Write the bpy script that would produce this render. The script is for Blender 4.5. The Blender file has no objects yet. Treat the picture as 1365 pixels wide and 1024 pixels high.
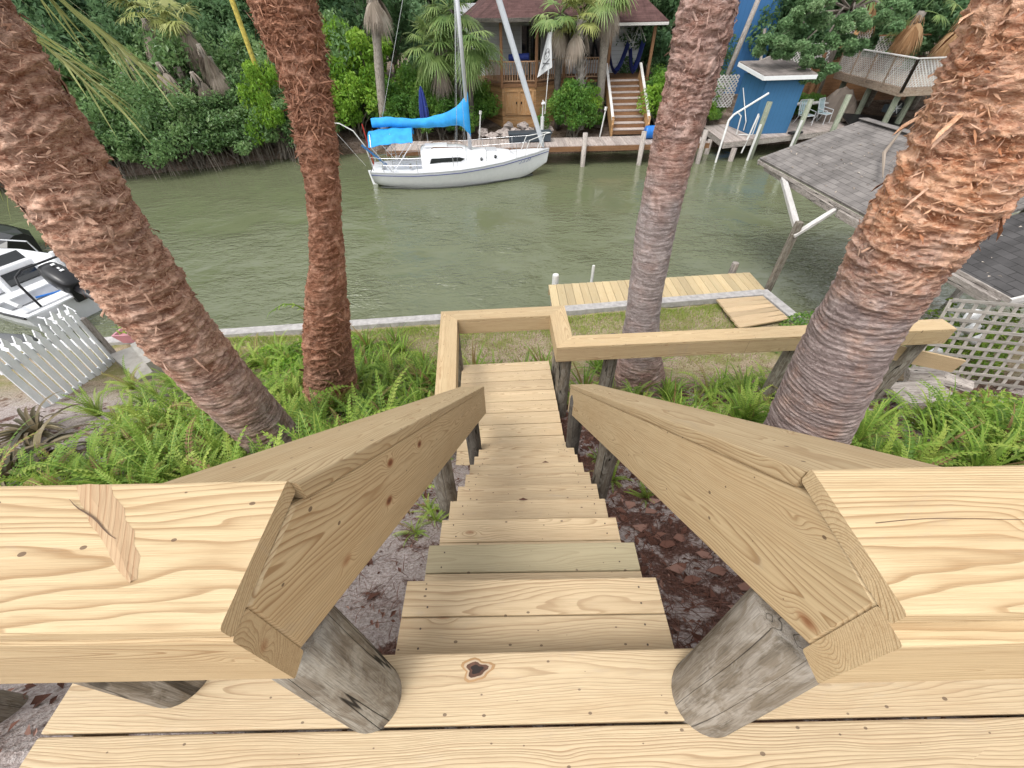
import bpy, math, random
import numpy as np
from math import sin, cos, pi, radians, atan2, sqrt
from mathutils import Matrix, Vector

S = bpy.context.scene
# ------------------------------------------------------------------ camera
cam = bpy.data.cameras.new('camera'); cam_o = bpy.data.objects.new('camera', cam)
S.collection.objects.link(cam_o)
cam.sensor_fit = 'HORIZONTAL'; cam.sensor_width = 36; cam.lens = 540 / 1365 * 36
cam.clip_start = 0.05; cam.clip_end = 2000
nv = np.array([12., 573., 540.]); nv /= np.linalg.norm(nv)
fwc = np.array([0, 0, 1.]) - nv * nv[2]; fwc /= np.linalg.norm(fwc)
U = np.array([-nv[0], nv[1], nv[2]]); FW = np.array([fwc[0], -fwc[1], -fwc[2]])
XW = np.cross(FW, U)
Rm = np.stack([XW, FW, U])
mw = Matrix.Identity(4)
for i in range(3):
    for j in range(3):
        mw[i][j] = float(Rm[i, j])
mw[2][3] = 6.2
cam_o.matrix_world = mw
S.camera = cam_o
# ------------------------------------------------------------------ world, sun, exposure
SUN_EL, SUN_AZ = 60.0, 218.0          # azimuth of the sun, degrees from +Y clockwise (behind and to the left)
w = bpy.data.worlds.new("World"); S.world = w; w.use_nodes = True
wn = w.node_tree; wn.nodes.clear()
sky = wn.nodes.new('ShaderNodeTexSky'); sky.sky_type = 'NISHITA'; sky.sun_disc = False
sky.sun_elevation = radians(SUN_EL); sky.sun_rotation = radians(SUN_AZ); sky.dust_density = 3.0
hs = wn.nodes.new('ShaderNodeHueSaturation'); hs.inputs['Saturation'].default_value = 0.10
bg = wn.nodes.new('ShaderNodeBackground'); bg.inputs['Strength'].default_value = 0.15
wo = wn.nodes.new('ShaderNodeOutputWorld')
wn.links.new(sky.outputs[0], hs.inputs['Color']); wn.links.new(hs.outputs[0], bg.inputs['Color'])
wn.links.new(bg.outputs[0], wo.inputs['Surface'])
sl = bpy.data.lights.new('sun', 'SUN'); sl.energy = 0.6; sl.angle = radians(18); sl.color = (1, 0.95, 0.87)
so = bpy.data.objects.new('sun', sl); S.collection.objects.link(so)
az = radians(SUN_AZ); el = radians(SUN_EL)
sd = Vector((sin(az) * cos(el), cos(az) * cos(el), sin(el)))
so.rotation_euler = sd.to_track_quat('Z', 'Y').to_euler(); so.location = sd * 60
S.view_settings.view_transform = 'Standard'; S.view_settings.look = 'None'
S.view_settings.gamma = 1; S.view_settings.exposure = 1.06
S.cycles.max_bounces = 4; S.cycles.diffuse_bounces = 2; S.cycles.glossy_bounces = 2
S.cycles.transmission_bounces = 2; S.cycles.transparent_max_bounces = 6
S.cycles.use_denoising = True

rng = np.random.default_rng(7)
random.seed(7)

# ------------------------------------------------------------------ mesh helpers
class MB:
    """collects shapes (world coordinates) with point attributes bc, rnd, tint and links them as one mesh"""
    def __init__(s):
        s.v = []; s.bc = []; s.rn = []; s.ti = []; s.f = []; s.mi = []; s.n = 0
    def add(s, v, f, bc=None, rnd=None, tint=0.0, mi=0):
        v = np.asarray(v, dtype=np.float32).reshape(-1, 3); k = len(v)
        s.v.append(v)
        s.bc.append(np.asarray(v if bc is None else bc, dtype=np.float32).reshape(-1, 3))
        if rnd is None: rnd = random.random()
        s.rn.append(np.broadcast_to(np.asarray(rnd, dtype=np.float32), (k,)))
        s.ti.append(np.broadcast_to(np.asarray(tint, dtype=np.float32), (k,)))
        if isinstance(f, np.ndarray):
            s.f.append(f.astype(np.int32) + s.n); s.mi.append(np.full(len(f), mi, np.int32))
        else:
            bysz = {}
            for q in f: bysz.setdefault(len(q), []).append(q)
            for q in bysz.values():
                a = np.array(q, np.int32) + s.n; s.f.append(a); s.mi.append(np.full(len(a), mi, np.int32))
        s.n += k
    def mesh(s, name, mats, smooth=False):
        me = bpy.data.meshes.new(name)
        v = np.concatenate(s.v); me.vertices.add(len(v)); me.vertices.foreach_set('co', v.ravel())
        loops = np.concatenate([a.ravel() for a in s.f]); tot = np.concatenate([np.full(len(a), a.shape[1], np.int32) for a in s.f])
        me.loops.add(len(loops)); me.loops.foreach_set('vertex_index', loops)
        st = np.zeros(len(tot), np.int32); st[1:] = np.cumsum(tot)[:-1]
        me.polygons.add(len(tot)); me.polygons.foreach_set('loop_start', st)
        me.polygons.foreach_set('material_index', np.concatenate(s.mi))
        me.polygons.foreach_set('use_smooth', np.full(len(tot), bool(smooth)))
        me.update(calc_edges=True)
        a = me.attributes.new('bc', 'FLOAT_VECTOR', 'POINT'); a.data.foreach_set('vector', np.concatenate(s.bc).ravel())
        a = me.attributes.new('rnd', 'FLOAT', 'POINT'); a.data.foreach_set('value', np.concatenate(s.rn).astype(np.float32))
        a = me.attributes.new('tint', 'FLOAT', 'POINT'); a.data.foreach_set('value', np.concatenate(s.ti).astype(np.float32))
        for m in (mats if isinstance(mats, (list, tuple)) else [mats]): me.materials.append(m)
        return me

def tag(o, label=None, cat=None, group=None, kind=None):
    if label: o['label'] = label
    if cat: o['category'] = cat
    if group: o['group'] = group
    if kind: o['kind'] = kind
    return o
def thing(name, label, cat, loc=(0, 0, 0), group=None):
    o = bpy.data.objects.new(name, None); o.empty_display_size = 0.1; S.collection.objects.link(o); o.location = loc
    return tag(o, label, cat, group)
def obj(name, mb, mats, parent=None, smooth=False, label=None):
    o = bpy.data.objects.new(name, mb.mesh(name, mats, smooth)); S.collection.objects.link(o)
    if parent is not None:
        o.parent = parent
        if parent.parent is None: o.matrix_parent_inverse = Matrix.Translation(-parent.location)   # meshes are built in world coordinates
    if label: o['label'] = label
    return o
def copy_tree(o, parent=None):
    c = o.copy(); S.collection.objects.link(c)
    if parent is not None: c.parent = parent
    for ch in list(o.children): copy_tree(ch, c)
    return c

def norm(a): a = np.asarray(a, float); return a / (np.linalg.norm(a) + 1e-12)

def board(mb, p0, p1, wid, thk, upv=(0, 0, 1), c0=(0, 0), c1=(0, 0), ch=0.005, mi=0, tint=0.0, seed=None, anchor=(0, 0)):
    """chamfered board along p0-p1 (centre line); wid across, thk along upv; c0/c1 skew the end cuts"""
    p0 = np.array(p0, float); p1 = np.array(p1, float); d = p1 - p0; L = np.linalg.norm(d); d /= L
    upv = norm(upv); a = np.cross(upv, d); a = norm(a); u = np.cross(d, a)
    hw, ht = wid / 2, thk / 2; ch = min(ch, hw * .5, ht * .5); k = ch * .29
    cs = [(hw - ch, -ht), (hw - k, -ht + k), (hw, -ht + ch), (hw, ht - ch), (hw - k, ht - k), (hw - ch, ht),
          (-hw + ch, ht), (-hw + k, ht - k), (-hw, ht - ch), (-hw, -ht + ch), (-hw + k, -ht + k), (-hw + ch, -ht)]
    V = []; B = []
    rs = random.random() if seed is None else seed
    ox = rs * 71.3; oa = (random.random() - .5) * .16; ob = (random.choice((-1, 1))) * (0.035 + random.random() * .09)
    for e, c in ((0, c0), (1, c1)):
        for (y, z) in cs:
            s_ = e * L + y * c[0] + z * c[1]
            y2 = y + anchor[0]; z2 = z + anchor[1]
            V.append(p0 + d * s_ + a * y2 + u * z2); B.append((s_ + ox, y + oa, z + ob))
    n = len(cs)
    F = [(i, (i + 1) % n, n + (i + 1) % n, n + i) for i in range(n)] + [tuple(range(n - 1, -1, -1)), tuple(range(n, 2 * n))]
    mb.add(V, F, B, rs, tint, mi)

def box(mb, lo, hi, mi=0, ch=0.0, tint=0.0, rot=0.0, piv=None):
    lo = np.array(lo, float); hi = np.array(hi, float)
    c = (lo + hi) / 2; dx = (hi - lo)
    p0 = np.array([lo[0], c[1], c[2]]); p1 = np.array([hi[0], c[1], c[2]])
    k = len(mb.v)
    board(mb, p0, p1, dx[1], dx[2], ch=ch if ch > 0 else .0005, mi=mi, tint=tint)
    if rot:
        pv = c if piv is None else np.array(piv, float)
        v = mb.v[k]; co, si = cos(rot), sin(rot)
        x = v[:, 0] - pv[0]; y = v[:, 1] - pv[1]
        v[:, 0] = pv[0] + x * co - y * si; v[:, 1] = pv[1] + x * si + y * co

def tube(mb, pts, rad, n=10, mi=0, tint=0.0, cap=True, rnd=None, jitter=0):
    pts = np.array(pts, float); m = len(pts)
    rad = np.broadcast_to(np.asarray(rad, float), (m,))
    T = np.gradient(pts, axis=0); T /= (np.linalg.norm(T, axis=1, keepdims=True) + 1e-9)
    ref = np.array([0, 0, 1.]) if abs(T[0][2]) < .9 else np.array([1., 0, 0])
    V = []; B = []; L = 0; ox = random.random() * 50
    A = norm(np.cross(ref, T[0]))
    for i in range(m):
        A = norm(A - T[i] * np.dot(A, T[i])); C = np.cross(T[i], A)
        if i: L += np.linalg.norm(pts[i] - pts[i - 1])
        for k in range(n):
            t = 2 * pi * k / n; r = rad[i] * (1 + (jitter * (random.random() - .5) if jitter else 0))
            V.append(pts[i] + r * (A * cos(t) + C * sin(t))); B.append((L + ox, rad[i] * cos(t), rad[i] * sin(t)))
    F = []
    for i in range(m - 1):
        for k in range(n):
            F.append((i * n + k, i * n + (k + 1) % n, (i + 1) * n + (k + 1) % n, (i + 1) * n + k))
    if cap: F += [tuple(range(n - 1, -1, -1)), tuple(range((m - 1) * n, m * n))]
    mb.add(V, F, B, rnd, tint, mi)

def poly_prism(mb, pts, z0, z1, mi=0):
    n = len(pts)
    V = [(x, y, z0) for x, y in pts] + [(x, y, z1) for x, y in pts]
    F = [tuple(range(n - 1, -1, -1)), tuple(range(n, 2 * n))] + [(i, (i + 1) % n, n + (i + 1) % n, n + i) for i in range(n)]
    mb.add(V, F, mi=mi)

def slab(mb, corners, thk, mi=0):
    """planar quad given by 4 top corners, thickened downwards along its normal"""
    c = np.array(corners, float); nrm = norm(np.cross(c[1] - c[0], c[3] - c[0]))
    if nrm[2] < 0: c = c[::-1]; nrm = -nrm
    lo = c - nrm * thk; V = np.concatenate([lo, c])
    n = len(c); F = [tuple(range(n - 1, -1, -1)), tuple(range(n, 2 * n))] + [(i, (i + 1) % n, n + (i + 1) % n, n + i) for i in range(n)]
    e = norm(c[1] - c[0]); g = np.cross(nrm, e)
    bc = np.stack([V @ e, V @ g, V @ nrm], 1)
    mb.add(V, F, bc, mi=mi)

def leaf_quads(mb, P, size, r, upb=0.5, asp=0.5, dirs=None, rndv=None, mi=0, tint=0.0):
    """rhombic leaves at points P with random orientation, biased to face up"""
    P = np.asarray(P, float); n = len(P)
    N = r.normal(size=(n, 3)); N /= np.linalg.norm(N, axis=1, keepdims=True); N[:, 2] += upb; N /= np.linalg.norm(N, axis=1, keepdims=True)
    D = r.normal(size=(n, 3)) if dirs is None else dirs + r.normal(size=(n, 3)) * .25
    D -= N * np.sum(D * N, 1, keepdims=True); D /= (np.linalg.norm(D, axis=1, keepdims=True) + 1e-9)
    W = np.cross(N, D)
    sz = (np.broadcast_to(np.asarray(size, float), (n,)) * (0.6 + 0.8 * r.random(n)))[:, None]
    bend = N * sz * .12
    V = np.stack([P - D * sz * .5, P + W * sz * asp * .5 + bend, P + D * sz * .5 - bend, P - W * sz * asp * .5 + bend], 1).reshape(-1, 3)
    F = np.arange(4 * n).reshape(n, 4)
    rv = r.random(n) if rndv is None else rndv
    mb.add(V, F, None, np.repeat(rv, 4), tint, mi)

# periodic value noise on (u,v); u wraps over nu cells
VT = {}
def vnoise(u, v, nu, seed, wrap=True):
    nvv = 512; key = (nu if wrap else 512, seed)
    if key not in VT: VT[key] = np.random.default_rng(seed).random((key[0], nvv)).astype(np.float32)
    tab = VT[key]
    m0 = nu if wrap else 512
    ui = np.floor(u).astype(int); vi = np.floor(v).astype(int); fu = u - ui; fv = v - vi
    fu = fu * fu * (3 - 2 * fu); fv = fv * fv * (3 - 2 * fv)
    a = tab[ui % m0, vi % nvv]; b = tab[(ui + 1) % m0, vi % nvv]; c = tab[ui % m0, (vi + 1) % nvv]; d = tab[(ui + 1) % m0, (vi + 1) % nvv]
    return (a * (1 - fu) + b * fu) * (1 - fv) + (c * (1 - fu) + d * fu) * fv
def fbm2(x, y, seed, oct=4):
    s = 0; a = .5; t = 0
    for o in range(oct):
        s = s + a * vnoise(x * 2 ** o + 100, y * 2 ** o + 100, 1, seed + o, False); t += a; a *= .5
    return s / t
def sstep(a, b, x): t = np.clip((x - a) / (b - a), 0, 1); return t * t * (3 - 2 * t)

# ------------------------------------------------------------------ material helpers
class NT:
    def __init__(s, name):
        s.m = bpy.data.materials.new(name); s.m.use_nodes = True; s.t = s.m.node_tree; s.t.nodes.clear()
        s.out = s.t.nodes.new('ShaderNodeOutputMaterial')
    def n(s, ty, **k):
        nd = s.t.nodes.new(ty)
        for a, b in k.items(): setattr(nd, a, b)
        return nd
    def put(s, sock, val):
        if isinstance(val, bpy.types.NodeSocket): s.t.links.new(val, sock)
        elif val is not None:
            if hasattr(sock.default_value, '__len__') and len(sock.default_value) == 4 and len(val) == 3: val = (*val, 1)
            sock.default_value = val
    def M(s, op, a, b=None, c=None, clamp=False):
        nd = s.n('ShaderNodeMath', operation=op, use_clamp=clamp)
        for i, q in enumerate((a, b, c)):
            if q is not None: s.put(nd.inputs[i], q)
        return nd.outputs[0]
    def attr(s, name):
        nd = s.n('ShaderNodeAttribute', attribute_name=name); return nd
    def bc(s): return s.attr('bc').outputs['Vector']
    def rnd(s): return s.attr('rnd').outputs['Fac']
    def xyz(s, v):
        nd = s.n('ShaderNodeSeparateXYZ'); s.put(nd.inputs[0], v); return nd.outputs
    def comb(s, x, y, z):
        nd = s.n('ShaderNodeCombineXYZ')
        for i, q in enumerate((x, y, z)): s.put(nd.inputs[i], q)
        return nd.outputs[0]
    def map(s, v, sc=(1, 1, 1), loc=(0, 0, 0), rot=(0, 0, 0)):
        nd = s.n('ShaderNodeMapping'); s.put(nd.inputs['Vector'], v); nd.inputs['Scale'].default_value = sc
        nd.inputs['Location'].default_value = loc; nd.inputs['Rotation'].default_value = rot; return nd.outputs[0]
    def noise(s, v, sc=1, det=3, ro=.55, di=0):
        nd = s.n('ShaderNodeTexNoise'); s.put(nd.inputs['Vector'], v); nd.inputs['Scale'].default_value = sc
        nd.inputs['Detail'].default_value = det; nd.inputs['Roughness'].default_value = ro; nd.inputs['Distortion'].default_value = di
        return nd.outputs['Fac']
    def ramp(s, f, st, interp='LINEAR'):
        nd = s.n('ShaderNodeValToRGB'); cr = nd.color_ramp; cr.interpolation = interp
        while len(cr.elements) < len(st): cr.elements.new(0.5)
        for e, (p, c) in zip(cr.elements, st):
            e.position = p; e.color = (*c, 1) if hasattr(c, '__len__') else (c, c, c, 1)
        s.put(nd.inputs[0], f); return nd.outputs[0]
    def mix(s, f, a, b, bl='MIX'):
        nd = s.n('ShaderNodeMix', data_type='RGBA', blend_type=bl); s.put(nd.inputs[0], f); s.put(nd.inputs[6], a); s.put(nd.inputs[7], b)
        return nd.outputs[2]
    def bump(s, h, st=.3, d=.01, nrm=None):
        nd = s.n('ShaderNodeBump'); s.put(nd.inputs['Height'], h); nd.inputs['Strength'].default_value = st; nd.inputs['Distance'].default_value = d
        if nrm is not None: s.put(nd.inputs['Normal'], nrm)
        return nd.outputs[0]
    def bsdf(s, col, rough=.6, nrm=None, metal=0, spec=.5, **k):
        nd = s.n('ShaderNodeBsdfPrincipled'); s.put(nd.inputs['Base Color'], col); s.put(nd.inputs['Roughness'], rough)
        nd.inputs['Metallic'].default_value = metal; nd.inputs['Specular IOR Level'].default_value = spec
        if nrm is not None: s.put(nd.inputs['Normal'], nrm)
        for a, b in k.items(): s.put(nd.inputs[a], b)
        s.t.links.new(nd.outputs[0], s.out.inputs[0]); return nd

def plain(name, col, rough=.5, metal=0, var=.12, sc=6, spec=.5, bump=0):
    t = NT(name); v = t.bc(); f = t.noise(v, sc, 4)
    a = tuple(c * (1 - var) for c in col); b = tuple(min(1, c * (1 + var)) for c in col)
    c = t.mix(t.M('MULTIPLY', t.noise(v, sc * 6, 3), .5), t.ramp(f, [(.3, a), (.7, b)]), tuple(q * .7 for q in col))
    t.bsdf(c, rough, t.bump(t.noise(v, sc * 10, 3), bump, .01) if bump else None, metal, spec); return t.m

def pine(name, light, late, tone=.18, knots=True, ringf=120., wear=0.0, wearcol=(.3, .27, .23), rough=.62, green=.25, latestr=1.0):
    """sawn softwood: growth rings round a pith line below the board, knots, fibre streaks; bc = along, across, through"""
    t = NT(name); x, y, z = t.xyz(t.bc()); r0 = t.rnd()
    sx = t.comb(t.M('MULTIPLY', x, .9), t.M('MULTIPLY', y, 5), t.M('MULTIPLY', z, 5))
    low = t.noise(sx, 1.0, 2, .5)
    sx2 = t.comb(t.M('MULTIPLY', x, 3.2), t.M('MULTIPLY', y, 14), t.M('MULTIPLY', z, 14))
    low2 = t.noise(sx2, 1.0, 2, .5)
    yw = t.M('ADD', y, t.M('MULTIPLY', t.M('SUBTRACT', low, .5), .13))
    zw = t.M('ADD', z, t.M('MULTIPLY', t.M('SUBTRACT', t.noise(t.comb(t.M('MULTIPLY', x, .7), 7.7, r0), 1, 1), .5), .09))
    rad = t.M('SQRT', t.M('ADD', t.M('MULTIPLY', yw, yw), t.M('MULTIPLY', zw, zw)))
    rad = t.M('ADD', rad, t.M('MULTIPLY', t.M('SUBTRACT', low2, .5), .014))
    if knots:
        vo = t.n('ShaderNodeTexVoronoi', voronoi_dimensions='3D', feature='F1')
        t.put(vo.inputs['Vector'], t.comb(t.M('ADD', t.M('MULTIPLY', x, 2.9), t.M('MULTIPLY', low2, .05)), t.M('MULTIPLY', y, 6.5), t.M('MULTIPLY', z, 6.5))); vo.inputs['Scale'].default_value = 1
        vo.inputs['Randomness'].default_value = .9
        kd = vo.outputs['Distance']; kr = t.xyz(vo.outputs['Color'])[0]
        on = t.M('GREATER_THAN', kr, .5)
        bumpk = t.M('MULTIPLY', t.M('POWER', 2.718, t.M('MULTIPLY', t.M('MULTIPLY', kd, kd), -45.)), on)
        rad = t.M('ADD', rad, t.M('MULTIPLY', bumpk, .028))
    rv = t.noise(t.comb(t.M('MULTIPLY', rad, 45.), r0, 3.3), 1, 2)
    ph = t.M('FRACT', t.M('ADD', t.M('MULTIPLY', rad, ringf), t.M('MULTIPLY', rv, 2.6)))
    lw = t.ramp(ph, [(0, .02), (.4, .05), (.7, .4), (.86, 1), (.95, .95), (1, .02)])
    str_ = t.ramp(t.noise(t.comb(t.M('MULTIPLY', x, .4), t.M('MULTIPLY', rad, 22), r0), 1, 2), [(.3, .45), (.65, 1.)])
    base = t.mix(t.M('MULTIPLY', t.M('MULTIPLY', lw, str_), latestr), light, late)
    fib = t.noise(t.comb(t.M('MULTIPLY', x, 9), t.M('MULTIPLY', y, 420), t.M('MULTIPLY', z, 420)), 1, 3, .6)
    fib2 = t.noise(t.comb(t.M('MULTIPLY', x, 5), t.M('MULTIPLY', y, 130), t.M('MULTIPLY', z, 130)), 1, 3, .65)
    base = t.mix(t.ramp(fib2, [(.48, 0), (.75, .45)]), base, late)
    base = t.mix(t.M('MULTIPLY', t.M('SUBTRACT', fib, .3), .8, clamp=True), base, tuple(c * .55 for c in light))
    blot = t.noise(t.comb(t.M('MULTIPLY', x, 2.), t.M('MULTIPLY', y, 6), r0), 1, 4, .6)
    base = t.mix(t.ramp(blot, [(.52, 0), (.75, .35)]), base, (light[0] * .72, light[1] * .6, light[2] * .5))
    if green: base = t.mix(t.M('MULTIPLY', t.ramp(t.noise(t.comb(t.M('MULTIPLY', x, .8), t.M('MULTIPLY', y, 4), t.M('MULTIPLY', r0, 9)), 1, 3), [(.5, 0), (.8, 1)]), green), base, (light[0] * .6, light[1] * .72, light[2] * .68))
    smg = t.noise(t.comb(t.M('MULTIPLY', x, 3.5), t.M('MULTIPLY', y, 11), t.M('MULTIPLY', r0, 40)), 1, 5, .7, .8)
    base = t.mix(t.ramp(smg, [(.6, 0), (.72, .3)]), base, (light[0] * .62, light[1] * .66, light[2] * .85))
    ti = t.attr('tint').outputs['Fac']; base = t.mix(t.M('MULTIPLY', ti, .6), base, (light[0] * .5, light[1] * .62, light[2] * .62))
    tn = t.M('ADD', 1 - tone, t.M('MULTIPLY', r0, 2 * tone))
    base = t.mix(1.0, base, t.comb(tn, tn, tn), 'MULTIPLY')
    if knots:
        kx = t.M('ADD', kd, t.M('MULTIPLY', t.M('SUBTRACT', low2, .5), .03))
        kf = t.M('MULTIPLY', t.ramp(kx, [(.0, 1), (.055, 1), (.085, .55), (.12, 0)]), on)
        base = t.mix(kf, base, t.ramp(kx, [(0, (.05, .02, .01)), (.05, (.2, .07, .03)), (.09, (.3, .13, .05))]))
        sp = t.n('ShaderNodeTexVoronoi', voronoi_dimensions='2D'); t.put(sp.inputs['Vector'], t.comb(t.M('MULTIPLY', x, 9), t.M('MULTIPLY', y, 14), 0)); sp.inputs['Scale'].default_value = 1
        spk = t.M('MULTIPLY', t.M('LESS_THAN', sp.outputs['Distance'], t.M('MULTIPLY', t.xyz(sp.outputs['Color'])[1], .07)), t.M('GREATER_THAN', t.xyz(sp.outputs['Color'])[0], .6))
        base = t.mix(t.M('MULTIPLY', spk, .8), base, (.09, .05, .03))
    if wear:
        wf = t.M('MULTIPLY', t.ramp(t.noise(t.comb(t.M('MULTIPLY', x, 1.5), t.M('MULTIPLY', y, 9), r0), 1, 5, .65), [(.3, .3), (.7, 1)]), wear)
        base = t.mix(wf, base, wearcol)
    h = t.M('ADD', t.M('MULTIPLY', lw, -.6), t.M('MULTIPLY', fib, .8))
    t.bsdf(base, rough, t.bump(h, .4, .003), 0, .3); return t.m

def weathered(name, cols, crack=1.0, sx=1.2, sy=26, rough=.85, bumpst=.5):
    """grey old timber and piles; bc = along, across, through"""
    t = NT(name); x, y, z = t.xyz(t.bc()); r0 = t.rnd()
    v = t.comb(t.M('MULTIPLY', x, sx), t.M('MULTIPLY', y, sy), t.M('MULTIPLY', z, sy))
    f = t.noise(v, 1, 5, .6, .4)
    col = t.ramp(f, [(.25, cols[0]), (.5, cols[1]), (.72, cols[2])])
    pat = t.noise(t.comb(t.M('MULTIPLY', x, 7), t.M('MULTIPLY', y, 22), t.M('MULTIPLY', z, 22)), 1, 4, .65, 1.0)
    col = t.mix(t.ramp(pat, [(.42, 0), (.62, .75)]), col, cols[3])
    fine = t.noise(t.comb(t.M('MULTIPLY', x, 12), t.M('MULTIPLY', y, 300), t.M('MULTIPLY', z, 300)), 1, 2)
    col = t.mix(t.M('MULTIPLY', t.ramp(fine, [(.5, 0), (.75, 1)]), .5), col, tuple(c * .45 for c in cols[0]))
    ck = t.noise(t.comb(t.M('MULTIPLY', x, .45), t.M('MULTIPLY', y, 15), t.M('MULTIPLY', z, 15)), 1, 2, .4, .15)
    cf = t.M('MULTIPLY', t.ramp(t.M('ABSOLUTE', t.M('SUBTRACT', ck, .5)), [(0, 1), (.004, .9), (.008, 0)]), crack)
    col = t.mix(cf, col, (.012, .01, .008))
    tn = t.M('ADD', .8, t.M('MULTIPLY', r0, .4)); col = t.mix(1.0, col, t.comb(tn, tn, tn), 'MULTIPLY')
    h = t.M('SUBTRACT', t.M('ADD', f, t.M('MULTIPLY', fine, .6)), t.M('MULTIPLY', cf, 2.5))
    t.bsdf(col, rough, t.bump(h, bumpst, .006), 0, .25); return t.m

def foliage(name, c0, c1, c2, rough=.5, tr=.3, spec=.35, dry=(.25, .15, .07)):
    t = NT(name); r0 = t.rnd()
    g = t.noise(t.n('ShaderNodeNewGeometry').outputs['Position'], .9, 2)
    f = t.M('ADD', t.M('MULTIPLY', r0, .65), t.M('MULTIPLY', t.M('SUBTRACT', g, .3), .7))
    col = t.mix(t.attr('tint').outputs['Fac'], t.ramp(f, [(.1, c0), (.5, c1), (.95, c2)]), dry)
    b = t.n('ShaderNodeBsdfPrincipled'); t.put(b.inputs['Base Color'], col); b.inputs['Roughness'].default_value = rough; b.inputs['Specular IOR Level'].default_value = spec
    tl = t.n('ShaderNodeBsdfTranslucent'); t.put(tl.inputs['Color'], t.mix(.5, col, c2))
    mx = t.n('ShaderNodeMixShader'); mx.inputs[0].default_value = tr
    t.t.links.new(b.outputs[0], mx.inputs[1]); t.t.links.new(tl.outputs[0], mx.inputs[2]); t.t.links.new(mx.outputs[0], t.out.inputs[0])
    return t.m

def bark(name, gray0, gray1, red0, red1, scale=1.0):
    t = NT(name); v = t.bc(); x, y, z = t.xyz(v); r0 = t.rnd(); ti = t.attr('tint').outputs['Fac']
    f = t.noise(t.comb(t.M('MULTIPLY', x, 14), t.M('MULTIPLY', y, 60), t.M('MULTIPLY', z, 30)), 1, 5, .7, .6)
    f2 = t.noise(t.comb(t.M('MULTIPLY', x, 60), t.M('MULTIPLY', y, 150), t.M('MULTIPLY', z, 90)), 1, 3, .6, .3)
    ff = t.M('ADD', t.M('MULTIPLY', f, .6), t.M('ADD', t.M('MULTIPLY', f2, .3), t.M('MULTIPLY', r0, .25)))
    ga = t.ramp(ff, [(.3, tuple(c * .45 for c in gray0)), (.52, gray0), (.72, gray1), (.9, tuple(min(1, c * 1.5) for c in gray1))])
    re = t.ramp(ff, [(.34, tuple(c * .28 for c in red0)), (.5, red0), (.7, red1), (.92, tuple(min(1, c * 1.5) for c in red1))])
    pat = t.noise(v, 7, 4, .6, .5)
    re = t.mix(t.ramp(pat, [(.5, 0), (.68, .8)]), re, tuple(min(1, c * 1.25 + .06) for c in red1)); ga = t.mix(t.ramp(pat, [(.55, 0), (.7, .55)]), ga, tuple(min(1, c * 1.2) for c in gray1))
    tf = t.M('ADD', ti, t.M('MULTIPLY', t.M('SUBTRACT', t.noise(v, 5, 4, .6), .5), 1.5), clamp=True)
    col = t.mix(tf, ga, re)
    h = t.M('ADD', f, t.M('MULTIPLY', f2, .7))
    t.bsdf(col, .85, t.bump(h, .9, .02), 0, .2); return t.m

# ------------------------------------------------------------------ materials
m_pine = pine('pine_lumber', (.575, .44, .262), (.27, .15, .062), ringf=165, latestr=.85, green=.06, tone=.09)
m_pine_deck = pine('pine_decking', (.645, .50, .315), (.31, .185, .088), ringf=175, latestr=.85, green=.1, tone=.1, wear=.12, wearcol=(.5, .42, .32))
m_pine_dock = pine('pine_dock', (.55, .43, .25), (.42, .29, .14), knots=False, wear=.2, wearcol=(.42, .38, .28), tone=.2)
m_plat = pine('platform_boards', (.57, .43, .27), (.42, .28, .15), knots=False, wear=.15, wearcol=(.45, .33, .22))
m_post = weathered('old_post', [(.075, .062, .05), (.16, .135, .105), (.25, .215, .17), (.31, .29, .25)])
m_post_pale = weathered('old_post_pale', [(.10, .082, .06), (.2, .165, .125), (.29, .25, .2), (.38, .345, .3)], crack=.7)
m_post_dark = weathered('old_post_dark', [(.045, .04, .036), (.085, .075, .065), (.14, .12, .10), (.17, .155, .135)])
m_greywood = weathered('grey_boards', [(.17, .14, .125), (.3, .265, .24), (.42, .38, .34), (.5, .45, .41)], sx=1, sy=14)
m_dockgrey = weathered('pink_grey_boards', [(.2, .15, .13), (.34, .28, .25), (.45, .38, .34), (.5, .45, .42)], crack=.3, sx=1, sy=10)
m_deckbrown = weathered('weathered_deck_timber', [(.16, .11, .075), (.28, .2, .145), (.4, .31, .235), (.44, .37, .3)], crack=.3, sx=1, sy=12)
m_brown = weathered('brown_timber', [(.10, .048, .022), (.19, .095, .045), (.27, .15, .075), (.24, .13, .07)], crack=.3, sx=1, sy=14, rough=.7)
m_railb = weathered('porch_rail_timber', [(.22, .11, .055), (.34, .19, .1), (.46, .3, .19), (.4, .28, .2)], crack=.1, sx=1, sy=10, rough=.7)
m_tan = weathered('honey_timber', [(.30, .145, .055), (.44, .235, .10), (.52, .31, .15), (.46, .31, .17)], crack=.2, sx=1, sy=10, rough=.7)
m_green_pile = weathered('green_treated_pile', [(.12, .14, .095), (.2, .23, .165), (.3, .32, .25), (.3, .3, .25)], crack=.5)
m_whitewood = weathered('white_weathered', [(.4, .38, .36), (.6, .58, .56), (.7, .69, .67), (.5, .48, .45)], crack=.3, sx=1.5, sy=20)
m_white = plain('white_paint', (.78, .79, .80), .45, var=.05)
m_picket = plain('picket_white', (.86, .88, .90), .55, var=.08, sc=4)
m_pvc = plain('pvc_pipe', (.68, .68, .66), .5, var=.08)
m_gel = plain('white_gelcoat', (.82, .83, .85), .22, var=.04, sc=1.5)
m_gelgrey = plain('grey_gelcoat', (.5, .51, .53), .4, var=.05)
m_grime = plain('hull_grime', (.06, .065, .06), .6)
m_canvas = plain('blue_canvas', (.025, .32, .74), .75, var=.22, sc=3, bump=.4)
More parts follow.
